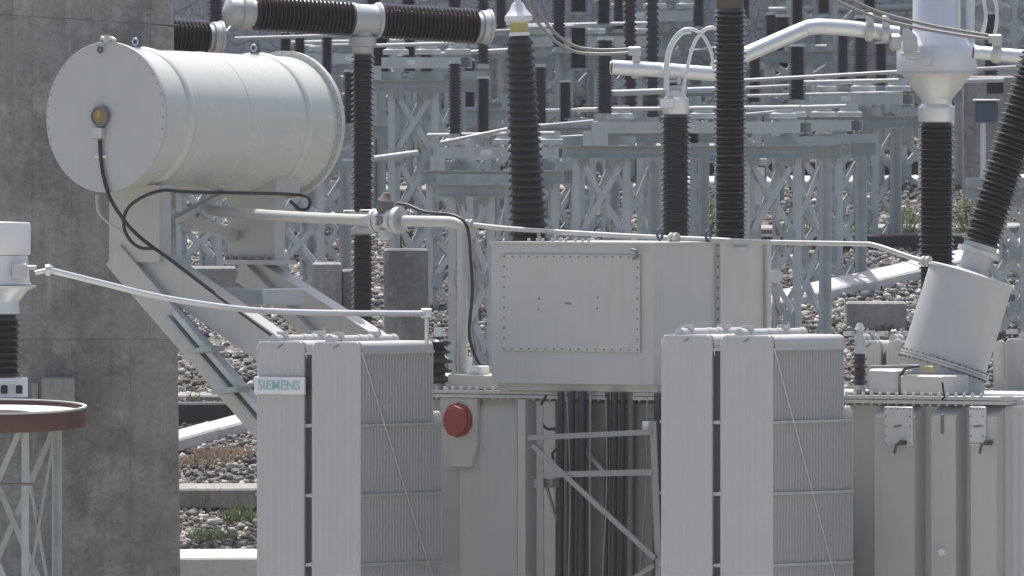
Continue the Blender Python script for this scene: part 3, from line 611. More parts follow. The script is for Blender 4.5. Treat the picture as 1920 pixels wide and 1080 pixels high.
cab = [A(x, y, v) for x, y, v in ((181, 366, -.2), (184, 395, -.2), (200, 415, -.15), (240, 440, 0.0))]; obj('drain_pipe', MB().tube(spline(cab), 0.012, 8), 'paint', cs)
# its support
sp = link('conservator_support', None, tr)
for (x0, x1, yt_, yb_, vv, dd) in ((206, 300, 372, 492, .12, .16), (429, 516, 370, 487, 1.75, .14)):
    a, b = A(x0, yt_ - 25, vv), A(x1, yb_, vv); um = (a.x + b.x) / 2
    cl_ = obj('column', MB().box((a.x, vv - .01, b.z), (b.x, vv + .01, a.z)).box((a.x, vv + .011, b.z), (a.x + .02, vv + dd, a.z)).box((b.x - .02, vv + .011, b.z), (b.x, vv + dd, a.z)), 'paint', sp)
    if vv > 1: obj('saddle', MB().bbox((a.x - .05, vv - .05, A(0, yt_ - 6, vv).z), (b.x + .05, vv + .3, A(0, yt_ - 18, vv).z + .12), .01), 'paint', sp)
    if vv < 1: continue
    obj('base_plate', MB().box((a.x - .03, vv - .08, b.z - .045), (b.x + .03, vv + .26, b.z - .002)), 'paint', sp)
    bb = MB()
    for i in range(6): bolts(bb, [(a.x + .02 + (b.x - a.x - .04) * i / 5, vv - .055, b.z - .002)], (0, 0, 1), .018, .03)
    tag(obj('base_bolts', bb, 'bolt', sp), kind='stuff')
def beam(p0, p1, w, h, t, v, m='paint', name='sloping_beam', kind='c'):
    mb = MB(); a, b = A(p0[0], p0[1], v), A(p1[0], p1[1], v)
    (mb.chan(a, b, w, h, t, (0, 0, 1), 1) if kind == 'c' else mb.ibeam(a, b, w, h, t) if kind == 'i' else mb.bar(a, b, w, h))
    return obj(name, mb, m, sp)
beam((215, 452), (760, 836), .18, .30, .018, .16, kind='c')
beam((450, 502), (880, 772), .20, .27, .022, 1.76, kind='c')
beam((218, 478), (520, 828), .10, .23, .016, .13, 'paint', kind='b')
beam((455, 497), (600, 645), .10, .10, .012, 1.74, 'paint', kind='b')
beam((330, 585), (520, 806), .08, .05, .01, .06, 'galv', 'flat_brace', 'b'); beam((318, 592), (505, 812), .10, .02, .01, .05, 'galv_dull', 'flat_brace', 'b')
for x, y in ((385, 657), (432, 733)):
    a = A(x - 22, y + 2, -.05); b = A(x + 24, y - 4, -.05); obj('clamp_plate', MB().bar(a, b, .2, .045), 'galv_dull', sp)
a, b = A(300, 405, .15), A(450, 452, 1.75); obj('cross_tie', MB().angle(a, b, .09, .01), 'paint', sp)
a, b = A(322, 407, .35), A(357, 387, .9); obj('cross_tie', MB().bar(a + Vector((0, 0, -.04)), A(425, 360, 1.5), .08, .05), 'paint', sp)
# oil tray below the far column
a, b = A(384, 540, .9), A(520, 572, .9); obj('support_plate', MB().bbox((a.x, .7, b.z), (b.x, 1.3, a.z), .01), 'galv', sp)

# ----- conservator pipe, Buchholz relay, down pipe
vp = .35
obj('oil_pipe', MB().tube(spline([A(392, 393, 1.1), A(430, 398, .9), A(560, 407, .6), A(706, 413, vp)], 5), .047, 18), 'paint', tr)
a, b = A(701, 413, vp), A(757, 413, vp); ax = (b - a)
rel = obj('gas_relay', MB().lathe([(.10, 0), (.10, .03), (.075, .035), (.075, .045), (.105, .05), (.105, .1), (.085, .11), (.085, .17), (.10, .175), (.10, .21), (.07, .215), (.07, .235), (.115, .24), (.115, .29)], a, ax, 24), 'alu_dull', tr)
c_ = a + ax * .35; obj('relay_cover', MB().lathe([(.075, 0), (.075, .1), (.05, .13), (.03, .17)], c_ + Vector((0, 0, .07)), (0.15, 0, 1), 16), 'rust', rel)
obj('sight_glass', MB().lathe([(.045, 0), (.045, .012), (.03, .014), (.03, .006)], c_ + Vector((0, -.088, 0)), (0, -1, 0), 14), 'bolt', rel)
obj('relay_sump', MB().lathe([(.06, 0), (.06, .07), (.04, .09)], c_ + Vector((0, 0, -.08)), (0, 0, -1), 14), 'alu_dull', rel)
obj('test_cap', MB().lathe([(.02, 0), (.02, .06), (.012, .08)], a + ax * .85 + Vector((0, 0, .08)), (0, 0, 1), 10), 'alu', rel)
obj('pipe_handle', MB().tube([A(676, 400, vp), A(676, 394, vp), A(696, 394, vp), A(696, 402, vp)], .008, 6).tube([A(645, 400, vp), A(645, 395, vp), A(664, 395, vp), A(664, 402, vp)], .008, 6), 'alu', tr)
el = [A(757, 414, vp), A(840, 416, vp), A(858, 419, vp), A(866, 428, vp), A(867, 445, vp)]
obj('down_pipe', MB().tube(spline(el, 5) + [Vector((A(867, 445, vp).x, vp, zc + .02))], .047, 18), 'paint', tr)
cab = [A(x, y, vp - .1) for x, y in ((745, 382), (765, 385), (795, 397), (830, 401), (850, 404), (870, 415), (879, 440), (882, 480), (885, 520), (885, 560), (880, 610), (882, 640), (892, 670), (905, 690))]
obj('relay_cable', MB().tube(spline(cab), .014, 8), 'black', tr)
cab = [A(x, y, vp - .02) for x, y in ((880, 470), (886, 500), (892, 515), (884, 560), (886, 620), (893, 660))]; obj('capillary_tube', MB().tube(spline(cab), .006, 6), 'wire', tr)
p = A(893, 690, .2); obj('cable_gland_box', MB().bbox(p + Vector((-.06, -.06, -.06)), p + Vector((.1, .06, .02)), .008).tube([p + Vector((-.03, -.05, .1)), p + Vector((-.03, -.05, -.02)), p + Vector((.06, -.05, -.03))], .022, 8), 'white', tr)
# thin vent pipe running over the box turret to the inclined turret
vt = [A(882, 421, .3), A(960, 429, .3), A(1100, 438, .4), A(1230, 445, .5), A(1330, 449, .6), A(1440, 454, .7), A(1600, 457, .75), A(1640, 460, .75), A(1700, 480, .78), A(1736, 491, .8)]
vpipe = obj('vent_pipe', MB().tube(spline(vt, 5), .021, 12), 'paint', tr)
for x, y, v in ((881, 421, .3), (1737, 490, .8), (1264, 446, .5)):
    c_ = A(x, y, v); obj('pipe_flange', MB().lathe([(.045, -.035), (.045, -.01), (.03, -.005), (.03, .005), (.045, .01), (.045, .035)], c_, (1, 0, 0), 16), 'paint', vpipe)
for x in (1008, 1042): obj('pipe_stay', MB().bar(A(x, 432, .35), A(x + (6 if x < 1020 else -6), 456, .35), .02, .02), 'paint', vpipe)
c_ = A(1441, 455, .7); obj('drop_leg', MB().tube([c_, Vector((c_.x, c_.y, c_.z - .9))], .02, 10), 'paint', vpipe)
obj('edge_flange', MB().box((b1.x - .05, vE + .002, zb), (b1.x + .06, vE + .03, zt + .01)), 'paint', bt)
c_ = A(1455, 518, .75); obj('drain_cock', MB().tube([c_ + Vector((-.07, 0, 0)), c_], .025, 10).lathe([(.06, 0), (.06, .03)], c_, (.6, -.8, 0), 12), 'alu_dull', vpipe)

# ----- bushings of the transformer
def bushing(name, base, ax, L, n, rc0, rb0, m, cap, label, rc1=None, rb1=None, alt=0.9):
    rt = link(name, None, tr); rt['label'] = label
    p = shed_profile(n, L, 1, 1); pr = []
    rc1, rb1 = rc1 or rc0, rb1 or rb0
    pp = L / n; pr.append((rc0, 0))
    for i in range(n):
        k = i / max(1, n - 1); rc, rb = rc0 + (rc1 - rc0) * k, (rb0 + (rb1 - rb0) * k) * (1 if i % 2 == 0 else alt); z = i * pp
        pr += [(rc, z + .12 * pp), (rb - .12 * pp, z + .14 * pp), (rb, z + .27 * pp), (rb - .03 * pp, z + .42 * pp), (rb - .18 * pp, z + .53 * pp), (rc * 1.03, z + .82 * pp)]
    pr.append((rc1, L))
    obj('insulator', MB().lathe(pr, base, ax, 36), m, rt, 50)
    a = Vector(ax).normalized()
    obj('mounting_flange', MB().lathe([(rb0 * 1.05, -.09), (rb0 * 1.05, -.05), (rc0 * 1.1, -.045), (rc0 * 1.1, 0.0)], base, ax, 28), 'alu_dull', rt)
    for (pf, mm, nm) in cap: obj(nm, MB().lathe([(r, L + h) for r, h in pf], base, ax, 28), mm, rt)
    return rt
# left bushing, leaning a little to the left
p0, p1 = A(993, 456, .75), A(974, 72, .75); L = (p1 - p0).length
bushing('bushing', p0, p1 - p0, L, 27, .138, .172, 'rubber', [([(.085, 0), (.085, .03)], 'rubber', 'neck'), ([(.078, .03), (.078, .13)], 'yellow', 'yellow_collar'), ([(.088, .05), (.088, .02)], 'white', 'collar_rim'),
        ([(.085, .13), (.12, .15), (.12, .19), (.07, .25), (.05, .30), (.03, .31), (.03, .8)], 'alu', 'head')], 'tall dark bushing with a yellow collar leaning slightly left', .098, .122, 1.0)
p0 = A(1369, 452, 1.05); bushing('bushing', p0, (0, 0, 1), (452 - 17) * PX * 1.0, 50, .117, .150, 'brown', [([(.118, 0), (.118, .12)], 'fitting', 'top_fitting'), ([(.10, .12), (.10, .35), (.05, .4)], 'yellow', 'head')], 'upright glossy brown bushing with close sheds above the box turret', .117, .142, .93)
# inclined turret and its bushing on the right end of the cover
ta = R(17.5); tax = Vector((math.sin(ta) * .72, math.sin(ta) * .694, math.cos(ta)))
tb = A(1769, 684, .75); tlen = .79; rt_ = .362
tur = link('inclined_turret', None, tr); tur['label'] = 'smooth tilted cylindrical turret'
e1 = Vector((.72, .694, 0)); e1 = (e1 - tax * e1.dot(tax)).normalized(); e2 = tax.cross(e1).normalized()
def cring(c, r, f1, f2, n=48): return [c + f1 * r * math.cos(2 * math.pi * j / n) + f2 * r * math.sin(2 * math.pi * j / n) for j in range(n)]
obj('barrel', MB().lathe([(rt_, .025), (rt_, tlen - .02), (rt_ + .012, tlen - .018), (rt_ + .012, tlen), (rt_ - .02, tlen + .012), (.15, tlen + .03)], tb, tax, 64), 'paint_rad', tur)
obj('barrel_flange', MB().lathe([(rt_ + .035, -.022), (rt_ + .035, -.002)], tb, tax, 64).lathe([(rt_ + .035, .002), (rt_ + .035, .022)], tb, tax, 64), 'paint', tur)
bb = MB()
for k in range(36):
    c_ = tb + (e1 * math.cos(k * math.pi / 18) + e2 * math.sin(k * math.pi / 18)) * (rt_ + .018); bolts(bb, [c_ + tax * .022], tax, .011, .014); bolts(bb, [c_ - tax * .022], -tax, .011, .014)
tag(obj('flange_bolts', bb, 'bolt', tur), kind='stuff')
fb = Vector((tb.x - .02, tb.y - .02, zc + .031))
obj('wedge_base', MB().loft([cring(fb, rt_ + .01, Vector((.72, .694, 0)), Vector((-.694, .72, 0))), cring(tb - tax * .023, rt_, e1, e2)]), 'paint', tur)
c_ = tb + e1 * (rt_ + .0) + tax * (tlen - .09); obj('lifting_lug', MB().bbox(c_ + Vector((-.02, -.05, -.035)), c_ + Vector((.05, .03, .035)), .008), 'blue_steel', tur)
c_ = tb - e1 * (rt_ + .05) + tax * .02; obj('lug', MB().tube([c_ + Vector((.03 * math.cos(t), 0, .045 * math.sin(t) + .02)) for t in np.linspace(0, 6.283, 13)], .016, 8), 'paint', tur)
bbase = tb + tax * (tlen + .03)
obj('bushing_adapter', MB().lathe([(.14, 0), (.14, .02), (.122, .022), (.122, .21), (.132, .212), (.132, .23)], bbase, tax, 32), 'alu_dull', tur)
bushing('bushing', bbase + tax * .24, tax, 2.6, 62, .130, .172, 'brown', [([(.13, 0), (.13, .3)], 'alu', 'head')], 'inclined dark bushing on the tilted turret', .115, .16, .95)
# small bushing and fittings on the right of the cover
p0 = A(1612, 714, .15); zc2 = zc + .03; p0.z = zc2 + .08
bushing('neutral_bushing', p0, (0, 0, 1), .26, 4, .045, .072, 'brown', [([(.035, 0), (.05, .02), (.04, .08), (.045, .10), (.03, .16), (.03, .2), (.045, .21), (.02, .26)], 'alu_dull', 'cap')], 'small brown bushing with a grey cap')
q = p0 - Vector((0, 0, .08)); obj('bushing_seat', MB().lathe([(.12, 0), (.12, .02), (.09, .03)], q, (0, 0, 1), 20), 'bolt', tr)
a, b = A(1632, 691, .15), A(1688, 714, .15); obj('junction_box', MB().bbox((a.x, .1, zc2 + .002), (b.x, .35, a.z), .02), 'paint_rad', tr)
a, b = A(1690, 703, .12), A(1770, 728, .12); obj('step_box', MB().bbox((a.x, .1, zc2 + .002), (b.x, .5, a.z), .012), 'paint', tr)
obj('link_bar', MB().tube([A(1632, 688, .3), A(1722, 686, .3)], .012, 8), 'bolt', tr)
obj('earth_cable', MB().tube(spline([A(1690, 704, .15), A(1697, 692, .12), A(1710, 688, .12), A(1724, 687, .15)]), .014, 8), 'black', tr)
a = A(1740, 692, .2); obj('name_tag', MB().bbox(a + Vector((-.04, -.01, -.02)), a + Vector((.05, .01, .025)), .003), 'yellow', tr)
# low-voltage bushing half hidden behind the left radiator
p0 = A(822, 728, .1); p0.z = zc2
lvb = bushing('tertiary_bushing', p0 + Vector((0, 0, .05)), (0, 0, 1), .40, 5, .06, .14, 'brown', [([(.04, 0), (.04, .08)], 'alu', 'cap')], 'short bushing with wide sheds behind the left radiator', .05, .11)
# ------------------------------------------------------------------ arrester on the left with its stand and the tube to the transformer
DA = 117.4; axx = -6
def aprof(pts): return [((px_ - axx) / F * DA, P(0, py_, DA).z) for px_, py_ in pts]
o_ = P(axx, 0, DA); base = (o_.x, o_.y, 0)
ar = thing('surge_arrester', 'white headed arrester with dark ribbed column on a red rimmed tray', 'arrester', base)
def alathe(name, pts, m, seg=40): return obj(name, MB().lathe(aprof(pts), (0, 0, 0), (0, 0, 1), seg), m, ar)
alathe('head', [(56, 478), (57.5, 476), (57.5, 422), (55, 417), (axx + .1, 415)][::1], 'white')
alathe('collar', [(60, 533), (56, 528), (52, 482), (52, 479), (axx + .1, 478.5)], 'white')
alathe('skirt', [(38, 588), (36, 566), (52, 545), (68, 538), (68, 535), (axx + .1, 534)], 'alu')
zb_, zt2 = P(0, 706, DA).z, P(0, 590, DA).z; k = F / DA
obj('insulator', MB().lathe([(r, zb_ + h) for r, h in shed_profile(9, zt2 - zb_, 39 / k, 48 / k)], (0, 0, 0), (0, 0, 1), 36), 'brown', ar, 50)
alathe('base_casting', [(52, 744), (52, 708), (axx + .1, 707)], 'white')
for px_ in (10, 38):
    a = P(px_, 728, DA); obj('base_port', MB().bbox((a.x - base[0] - .028, -.268, a.z - .04), (a.x - base[0] + .028, -.235, a.z + .03), .006), 'dark', ar)
a = P(48, 507, DA); b = P(62, 507, DA)
obj('terminal_clamp', MB().bbox((a.x - base[0] - .1, -.32, a.z - .06), (a.x - base[0] + .02, -.2, a.z + .06), .008).bbox((b.x - base[0] - .06, -.3, b.z + .01), (b.x - base[0] + .04, -.24, b.z + .045), .006), 'alu_dull', ar)
# tray, tipped a little towards the viewer
def tray():
    t = link('tray', None, ar); c = P(axx, 762, DA); t.location = (0, 0, c.z); t.rotation_euler = (R(3.4), 0, 0); r = 168 / k
    obj('rim', MB().lathe([(r - .03, -.165), (r - .004, -.16), (r, -.145), (r, -.02), (r - .006, 0), (r - .02, 0), (r - .024, -.02), (r - .03, -.155)], (0, 0, 0), (0, 0, 1), 72, False), 'redbrown', t)
    obj('rim_edge', MB().lathe([(r + .003, -.010), (r + .004, .006), (r - .025, .006), (r - .025, -.004), (r + .003, -.010)], (0, 0, 0), (0, 0, 1), 72, False), 'alu_dull', t)
    obj('tray_floor', MB().lathe([(.001, -.06), (r - .032, -.06), (r - .032, -.04), (.001, -.045)], (0, 0, 0), (0, 0, 1), 72), 'alu_dull', t)
tray()
st = thing('arrester_stand', 'galvanised lattice stand under the red rimmed tray', 'stand', (base[0], base[1], 0), R(-20))
zt3 = P(0, 800, DA).z; hw = .37
for sx in (-1, 1):
    for sy in (-1, 1):
        obj('leg', MB().angle((hw * sx, hw * sy, 0), (hw * sx, hw * sy, zt3), .065, .008, (0, -sy, 0), 1 if sx * sy < 0 else -1), 'galv_dull', st)
nz = 2
for i in range(nz):
    z0, z1 = zt3 * i / nz, zt3 * (i + 1) / nz
    for s_ in (-1, 1):
        for q in ((-1, 1), (1, -1)):
            obj('brace', MB().bar((hw * q[0], (hw - .01 * q[0]) * s_, z0), (hw * q[1], (hw - .01 * q[0]) * s_, z1), .05, .007, (0, 1, 0)), 'galv_dull', st)
            obj('brace', MB().bar(((hw - .01 * q[0]) * s_, hw * q[0], z0), ((hw - .01 * q[0]) * s_, hw * q[1], z1), .007, .05, (0, 1, 0)), 'galv_dull', st)
a = P(45, 905, DA); b = P(108, 904, DA)
obj('step_bolt', MB().tube([(a.x - base[0], -.5, a.z), (b.x - base[0] + .02, -.5, b.z)], .011, 8), 'rust', st)
cond = [P(92, 506, 117.2), P(200, 533, 117.5), P(300, 557, 117.8), P(430, 577, 118.2), P(520, 584, 118.6), P(640, 587, 119.0), P(800, 588, 119.6)]
ct = thing('tube_conductor', 'slim bright aluminium tube sagging from the arrester to the transformer', 'conductor')
obj('tube', MB().tube(spline(cond), 5.6 / 222, 14), 'alu', ct)
a = cond[0]; e = P(66, 512, 117.2)
obj('end_clamp', MB().tube([e, a, a + (cond[1] - a) * .12], .02, 8).lathe([(.045, -.03), (.05, 0), (.03, .03)], a, (1, 0, 0), 14), 'alu', ct)
e = cond[-1]; obj('tee_clamp', MB().bbox(e + Vector((-.05, -.04, -.04)), e + Vector((.045, .04, .045)), .01).tube([e, e + Vector((0, .0, -.26))], .018, 10), 'alu', ct)
# small white-grey box on the firewall behind the arrester
a, b = P(78, 708, 124.6), P(140, 760, 124.6)
cb = thing('control_box', 'flat pale grey cabinet mounted on the firewall', 'cabinet', ((a.x + b.x) / 2, 124.6, b.z))
obj('cabinet', MB().bbox((-(b.x - a.x) / 2, 0, -.1), ((b.x - a.x) / 2, .28, a.z - b.z), .01), 'wall', cb)
obj('pole', MB().bbox((-(b.x - a.x) / 2 - .09, .05, -.4), (-(b.x - a.x) / 2 - .03, .2, a.z - b.z - .05), .006), 'conc_old', cb)

# ------------------------------------------------------------------ live tank breakers behind the conservator
def breaker(D):
    k = F / D; ax0 = 680; c = P(ax0, 0, D); t = thing('circuit_breaker', '', 'circuit breaker', (c.x, D, hz(D)))
    z = lambda y: P(0, y, D).z - hz(D); g = hz(D)
    def col(y0, y1, r, rb, n): obj('insulator', MB().lathe([(a, z(y1) + h) for a, h in shed_profile(n, z(y0) - z(y1), r / k, rb / k)], (0, 0, 0), (0, 0, 1), 30), 'brown', t, 50)
    col(100, 395, 16, 22.5, 30); col(441, 640, 16, 22.5, 20)
    obj('middle_flange', MB().lathe([(17 / k, z(440)), (22 / k, z(438)), (22 / k, z(428)), (17 / k, z(425)), (17 / k, z(410)), (23 / k, z(408)), (23 / k, z(398)), (17 / k, z(395))], (0, 0, 0), (0, 0, 1), 28), 'alu_dull', t)
    obj('top_flange', MB().lathe([(17 / k, z(102)), (20 / k, z(99)), (20 / k, z(88)), (26 / k, z(86)), (26 / k, z(70)), (19 / k, z(66)), (19 / k, z(40))], (0, 0, 0), (0, 0, 1), 28), 'alu_dull', t)
    obj('pedestal', MB().lathe([(25 / k, z(690)), (25 / k, z(642)), (17 / k, z(640))], (0, 0, 0), (0, 0, 1), 24).box((-.16, -.16, -.3), (.16, .16, z(690))), 'galv_dull', t)
    hc = Vector((5 / k, 0, z(37)))
    obj('head_housing', MB().lathe([(24 / k, -32 / k), (31 / k, -28 / k), (31 / k, -24 / k), (29 / k, -20 / k), (29 / k, 18 / k), (34 / k, 22 / k), (34 / k, 27 / k), (27 / k, 31 / k)], hc, (math.cos(R(22)), math.sin(R(22)), -.05), 30), 'alu_dull', t)
    for s_, en in ((1, 'right'), (-1, 'left')):
        d = Vector((math.cos(R(20)) * s_, math.sin(R(20)) * s_, -.055 * (1 if s_ > 0 else 1) * s_))
        o0 = hc + d * (30 / k); L = 192 / k
        obj('chamber', MB().lathe([(a, h) for a, h in shed_profile(24, L, 24 / k, 33.5 / k)], o0, d, 32), 'brown', t, 50)
        e = o0 + d * L
        obj('end_cap', MB().lathe([(25 / k, 0), (25 / k, 6 / k), (31 / k, 8 / k), (31 / k, 20 / k), (34 / k, 21 / k), (34 / k, 25 / k)] + ([(27 / k, 27 / k), (27 / k, 50 / k), (10 / k, 58 / k), (1e-3, 59 / k)] if s_ < 0 else [(28 / k, 28 / k), (1e-3, 29 / k)]), e, d, 30), 'alu_dull', t)
    return t
bk = breaker(128.2); bk['label'] = 'live tank breaker with two brown horizontal chambers on a tall column above the conservator'
b2 = copy_tree(bk); b2['label'] = 'second breaker, only the end of one brown chamber showing beside the firewall'
for ob, gq in ((bk, 0), (b2, 1)): ob['group'] = 'live tank breakers behind the conservator'
sh_ = P(397, 45, 128.6) - P(902, 24, 128.6); b2.location = b2.location + Vector((sh_.x, 0.3, sh_.z))

# ------------------------------------------------------------------ current transformer on the right
def ctrafo():
    D = 126.0; k = F / D; cx_ = 1756; c = P(cx_, 0, D); g = 0.0
    t = thing('current_transformer', 'bright aluminium headed current transformer on a dark ribbed column', 'current transformer', (c.x, D, 0))
    z = lambda y: P(0, y, D).z
    pr = [(33, 228), (34, 226), (34, 202), (32, 199), (28, 195), (29, 186), (44, 168), (62, 144), (70, 138), (75, 134), (75, 92), (72, 84), (47, 60), (45, 56), (44, -60), (40, -70), (.1, -75)]
    obj('head_tank', MB().lathe([(r / k, z(y)) for r, y in pr], (0, 0, 0), (0, 0, 1), 48), 'alu', t, 30)
    obj('seam', MB().lathe([(76.5 / k, z(138)), (76.5 / k, z(133))], (0, 0, 0), (0, 0, 1), 48), 'alu_dull', t)
    obj('insulator', MB().lathe([(a, z(640) + h) for a, h in shed_profile(46, z(230) - z(640), 29 / k, 35.5 / k, 34 / k)], (0, 0, 0), (0, 0, 1), 36), 'brown', t, 50)
    obj('base_tank', MB().bbox((-.3, -.3, z(700)), (.3, .3, z(640)), .02), 'galv_dull', t)
    for sx in (-1, 1):
        for sy in (-1, 1): obj('leg', MB().angle((.22 * sx, .22 * sy, 0), (.22 * sx, .22 * sy, z(700)), .08, .01, (0, -sy, 0), 1 if sx * sy < 0 else -1), 'galv', t)
    a = P(1692, 60, D) - Vector((c.x, D, 0))
    obj('terminal_pad', MB().bbox(Vector((a.x - .02, -.42, z(105))), Vector((a.x + .17, -.36, z(98))), .008).loft([[(a.x - .01, y, z(100)), (a.x + .13, y, z(96)), (a.x + .12, y, z(70)), (a.x + .04, y, z(52)), (a.x - .01, y, z(55))] for y in (-.40, -.33)]), 'alu_dull', t)
    obj('terminal_knob', MB().lathe([(.05, 0), (.07, .02), (.07, .05), (.03, .06)], (a.x + .19, -.37, z(108)), (0, -1, 0), 18).tube([(a.x + .02, -.38, z(104)), (a.x + .19, -.39, z(108))], .035, 10), 'alu_dull', t)
    obj('side_tube', MB().tube([((1819 - cx_) / k, -.05, z(-70)), ((1819 - cx_) / k, -.05, z(84)), ((1828 - cx_) / k, -.1, z(95))], 9 / k, 14), 'alu', t)
ctrafo()
# right busbar stub
bs = thing('busbar', 'short thick aluminium tube clamped beside the current transformer head', 'busbar')
obj('tube', MB().tube([P(1826, 98, 125.2), P(1990, 112, 125.2)], 13 / 212, 20), 'alu', bs)
c_ = P(1868, 100, 125.2)
obj('clamp', MB().lathe([(17 / 212, -.04), (19 / 212, -.02), (19 / 212, .02), (17 / 212, .04)], c_, (1, 0, -.085), 20).bbox(c_ + Vector((-.035, -.12, .06)), c_ + Vector((.04, .0, .17)), .01), 'alu_dull', bs)
obj('end_plug', MB().lathe([(11 / 212, 0), (11 / 212, .012)], P(1826, 98, 125.2), (-1, 0, .08), 18), 'dark', bs)
# main bent busbar with its clamps
mb_ = [P(1146, 126, 124.5), P(1250, 132, 124.6), P(1338, 139, 124.7)]
bb_ = thing('busbar', 'long bent aluminium tube running from the arrester head to the current transformer', 'busbar')
obj('tube', MB().tube(mb_ + [P(1352, 135, 124.8)], 14 / 213, 20).tube(spline([P(1340, 130, 124.85), P(1395, 104, 125), P(1500, 58, 125.2), P(1522, 51, 125.2), P(1548, 50, 125.2), P(1600, 54, 125.3), P(1684, 64, 125.4)], 5), 15 / 213, 20), 'alu', bb_)
obj('end_plug', MB().lathe([(11 / 213, 0), (11 / 213, .012)], mb_[0], (-1, 0, .05), 18), 'galv_dull', bb_)
for x, y in ((1192, 128), (1630, 58), (1660, 62)):
    c_ = P(x, y, 124.6 if x < 1400 else 125.3)
    obj('clamp', MB().lathe([(18 / 213, -.035), (20 / 213, -.02), (20 / 213, .02), (18 / 213, .035)], c_, (1, 0, -.06), 20).bbox(c_ + Vector((-.03, -.1, .05)), c_ + Vector((.035, .03, .16)), .012), 'alu_dull', bb_)
c_ = P(1680, 75, 125.3); obj('joint_box', MB().bbox(c_ + Vector((-.06, -.08, -.1)), c_ + Vector((.05, .08, .06)), .03), 'alu_dull', bb_)
# arrester column behind the box turret
def arrester2():
    D = 124.6; k = F / D; cx_ = 1267; c = P(cx_, 0, D); z = lambda y: P(0, y, D).z
    t = thing('surge_arrester', 'brown ribbed arrester with grey metal cap and wire loops behind the box turret', 'arrester', (c.x, D, 0))
    obj('insulator', MB().lathe([(a, z(640) + h) for a, h in shed_profile(44, z(213) - z(640), 22 / k, 29.5 / k)], (0, 0, 0), (0, 0, 1), 34), 'brown', t, 50)
    obj('cap', MB().lathe([(24 / k, z(214)), (25 / k, z(210)), (25 / k, z(186)), (20 / k, z(182)), (18 / k, z(170)), (.1 / k, z(169))], (0, 0, 0), (0, 0, 1), 28), 'alu', t)
    obj('name_plate', MB().bbox((-30 / k, -27 / k, z(203)), (-4 / k, -24 / k, z(184)), .006), 'white', t)
    obj('terminal', MB().bbox((-20 / k, -10 / k, z(172)), (22 / k, 10 / k, z(160)), .01).bbox((2 / k, -6 / k, z(160)), (10 / k, 6 / k, z(134)), .008), 'alu_dull', t)
    obj('column_base', MB().box((-.15, -.15, 0), (.15, .15, z(640))), 'galv_dull', t)
    for pts in ([(1247, 170), (1248, 120), (1256, 85), (1275, 60), (1296, 55), (1318, 68), (1333, 98), (1338, 130)], [(1280, 175), (1288, 130), (1300, 85), (1316, 60), (1334, 52), (1352, 62), (1362, 100)], [(1252, 172), (1252, 122), (1260, 88), (1278, 64), (1296, 60)]):
        obj('wire_loop', MB().tube(spline([Vector((P(x, y, D).x - c.x, -.1, P(x, y, D).z)) for x, y in pts]), 3.3 / k, 8), 'alu', t)
arrester2()
# flexible twin conductors
def twin(pts, D, label, r=3.0, off=(9, -12)):
    t = thing('twin_conductor', label, 'wire')
    for o in ((0, 0), off):
        obj('wire', MB().tube(spline([P(x + o[0] * (1 - i / (len(pts) - 1)), y + o[1] * (1 - .45 * i / (len(pts) - 1)), D + (.06 if o[0] else 0)) for i, (x, y) in enumerate(pts)]), r / 213, 8), 'wire', t)
    a = P(*pts[-1], D); obj('end_lug', MB().bbox(a + Vector((-.06, -.05, -.03)), a + Vector((.06, .08, .05)), .012), 'alu_dull', t)
twin([(985, -20), (1000, 28), (1020, 56), (1045, 80), (1075, 96), (1110, 101), (1150, 101), (1190, 98)], 123.6, 'pair of sagging wires from the yellow collared bushing to the bent tube')
twin([(1520, -25), (1570, 2), (1640, 32), (1720, 52), (1800, 66), (1866, 75)], 124.4, 'pair of wires stretched across the current transformer head', 3.0, (12, -12))
for xs_, lab in (([(1838, -20), (1846, 10), (1848, 40), (1838, 75)], 'left of two thin pale wires hanging beside the current transformer'), ([(1858, -20), (1868, 10), (1869, 40), (1864, 72)], 'right of two thin pale wires hanging beside the current transformer')):
    tag(obj('hanging_wire', MB().tube(spline([P(x, y, 125.0) for x, y in xs_]), 3.6 / 212, 8), 'alu'), lab, 'wire', 'thin wires beside the current transformer')

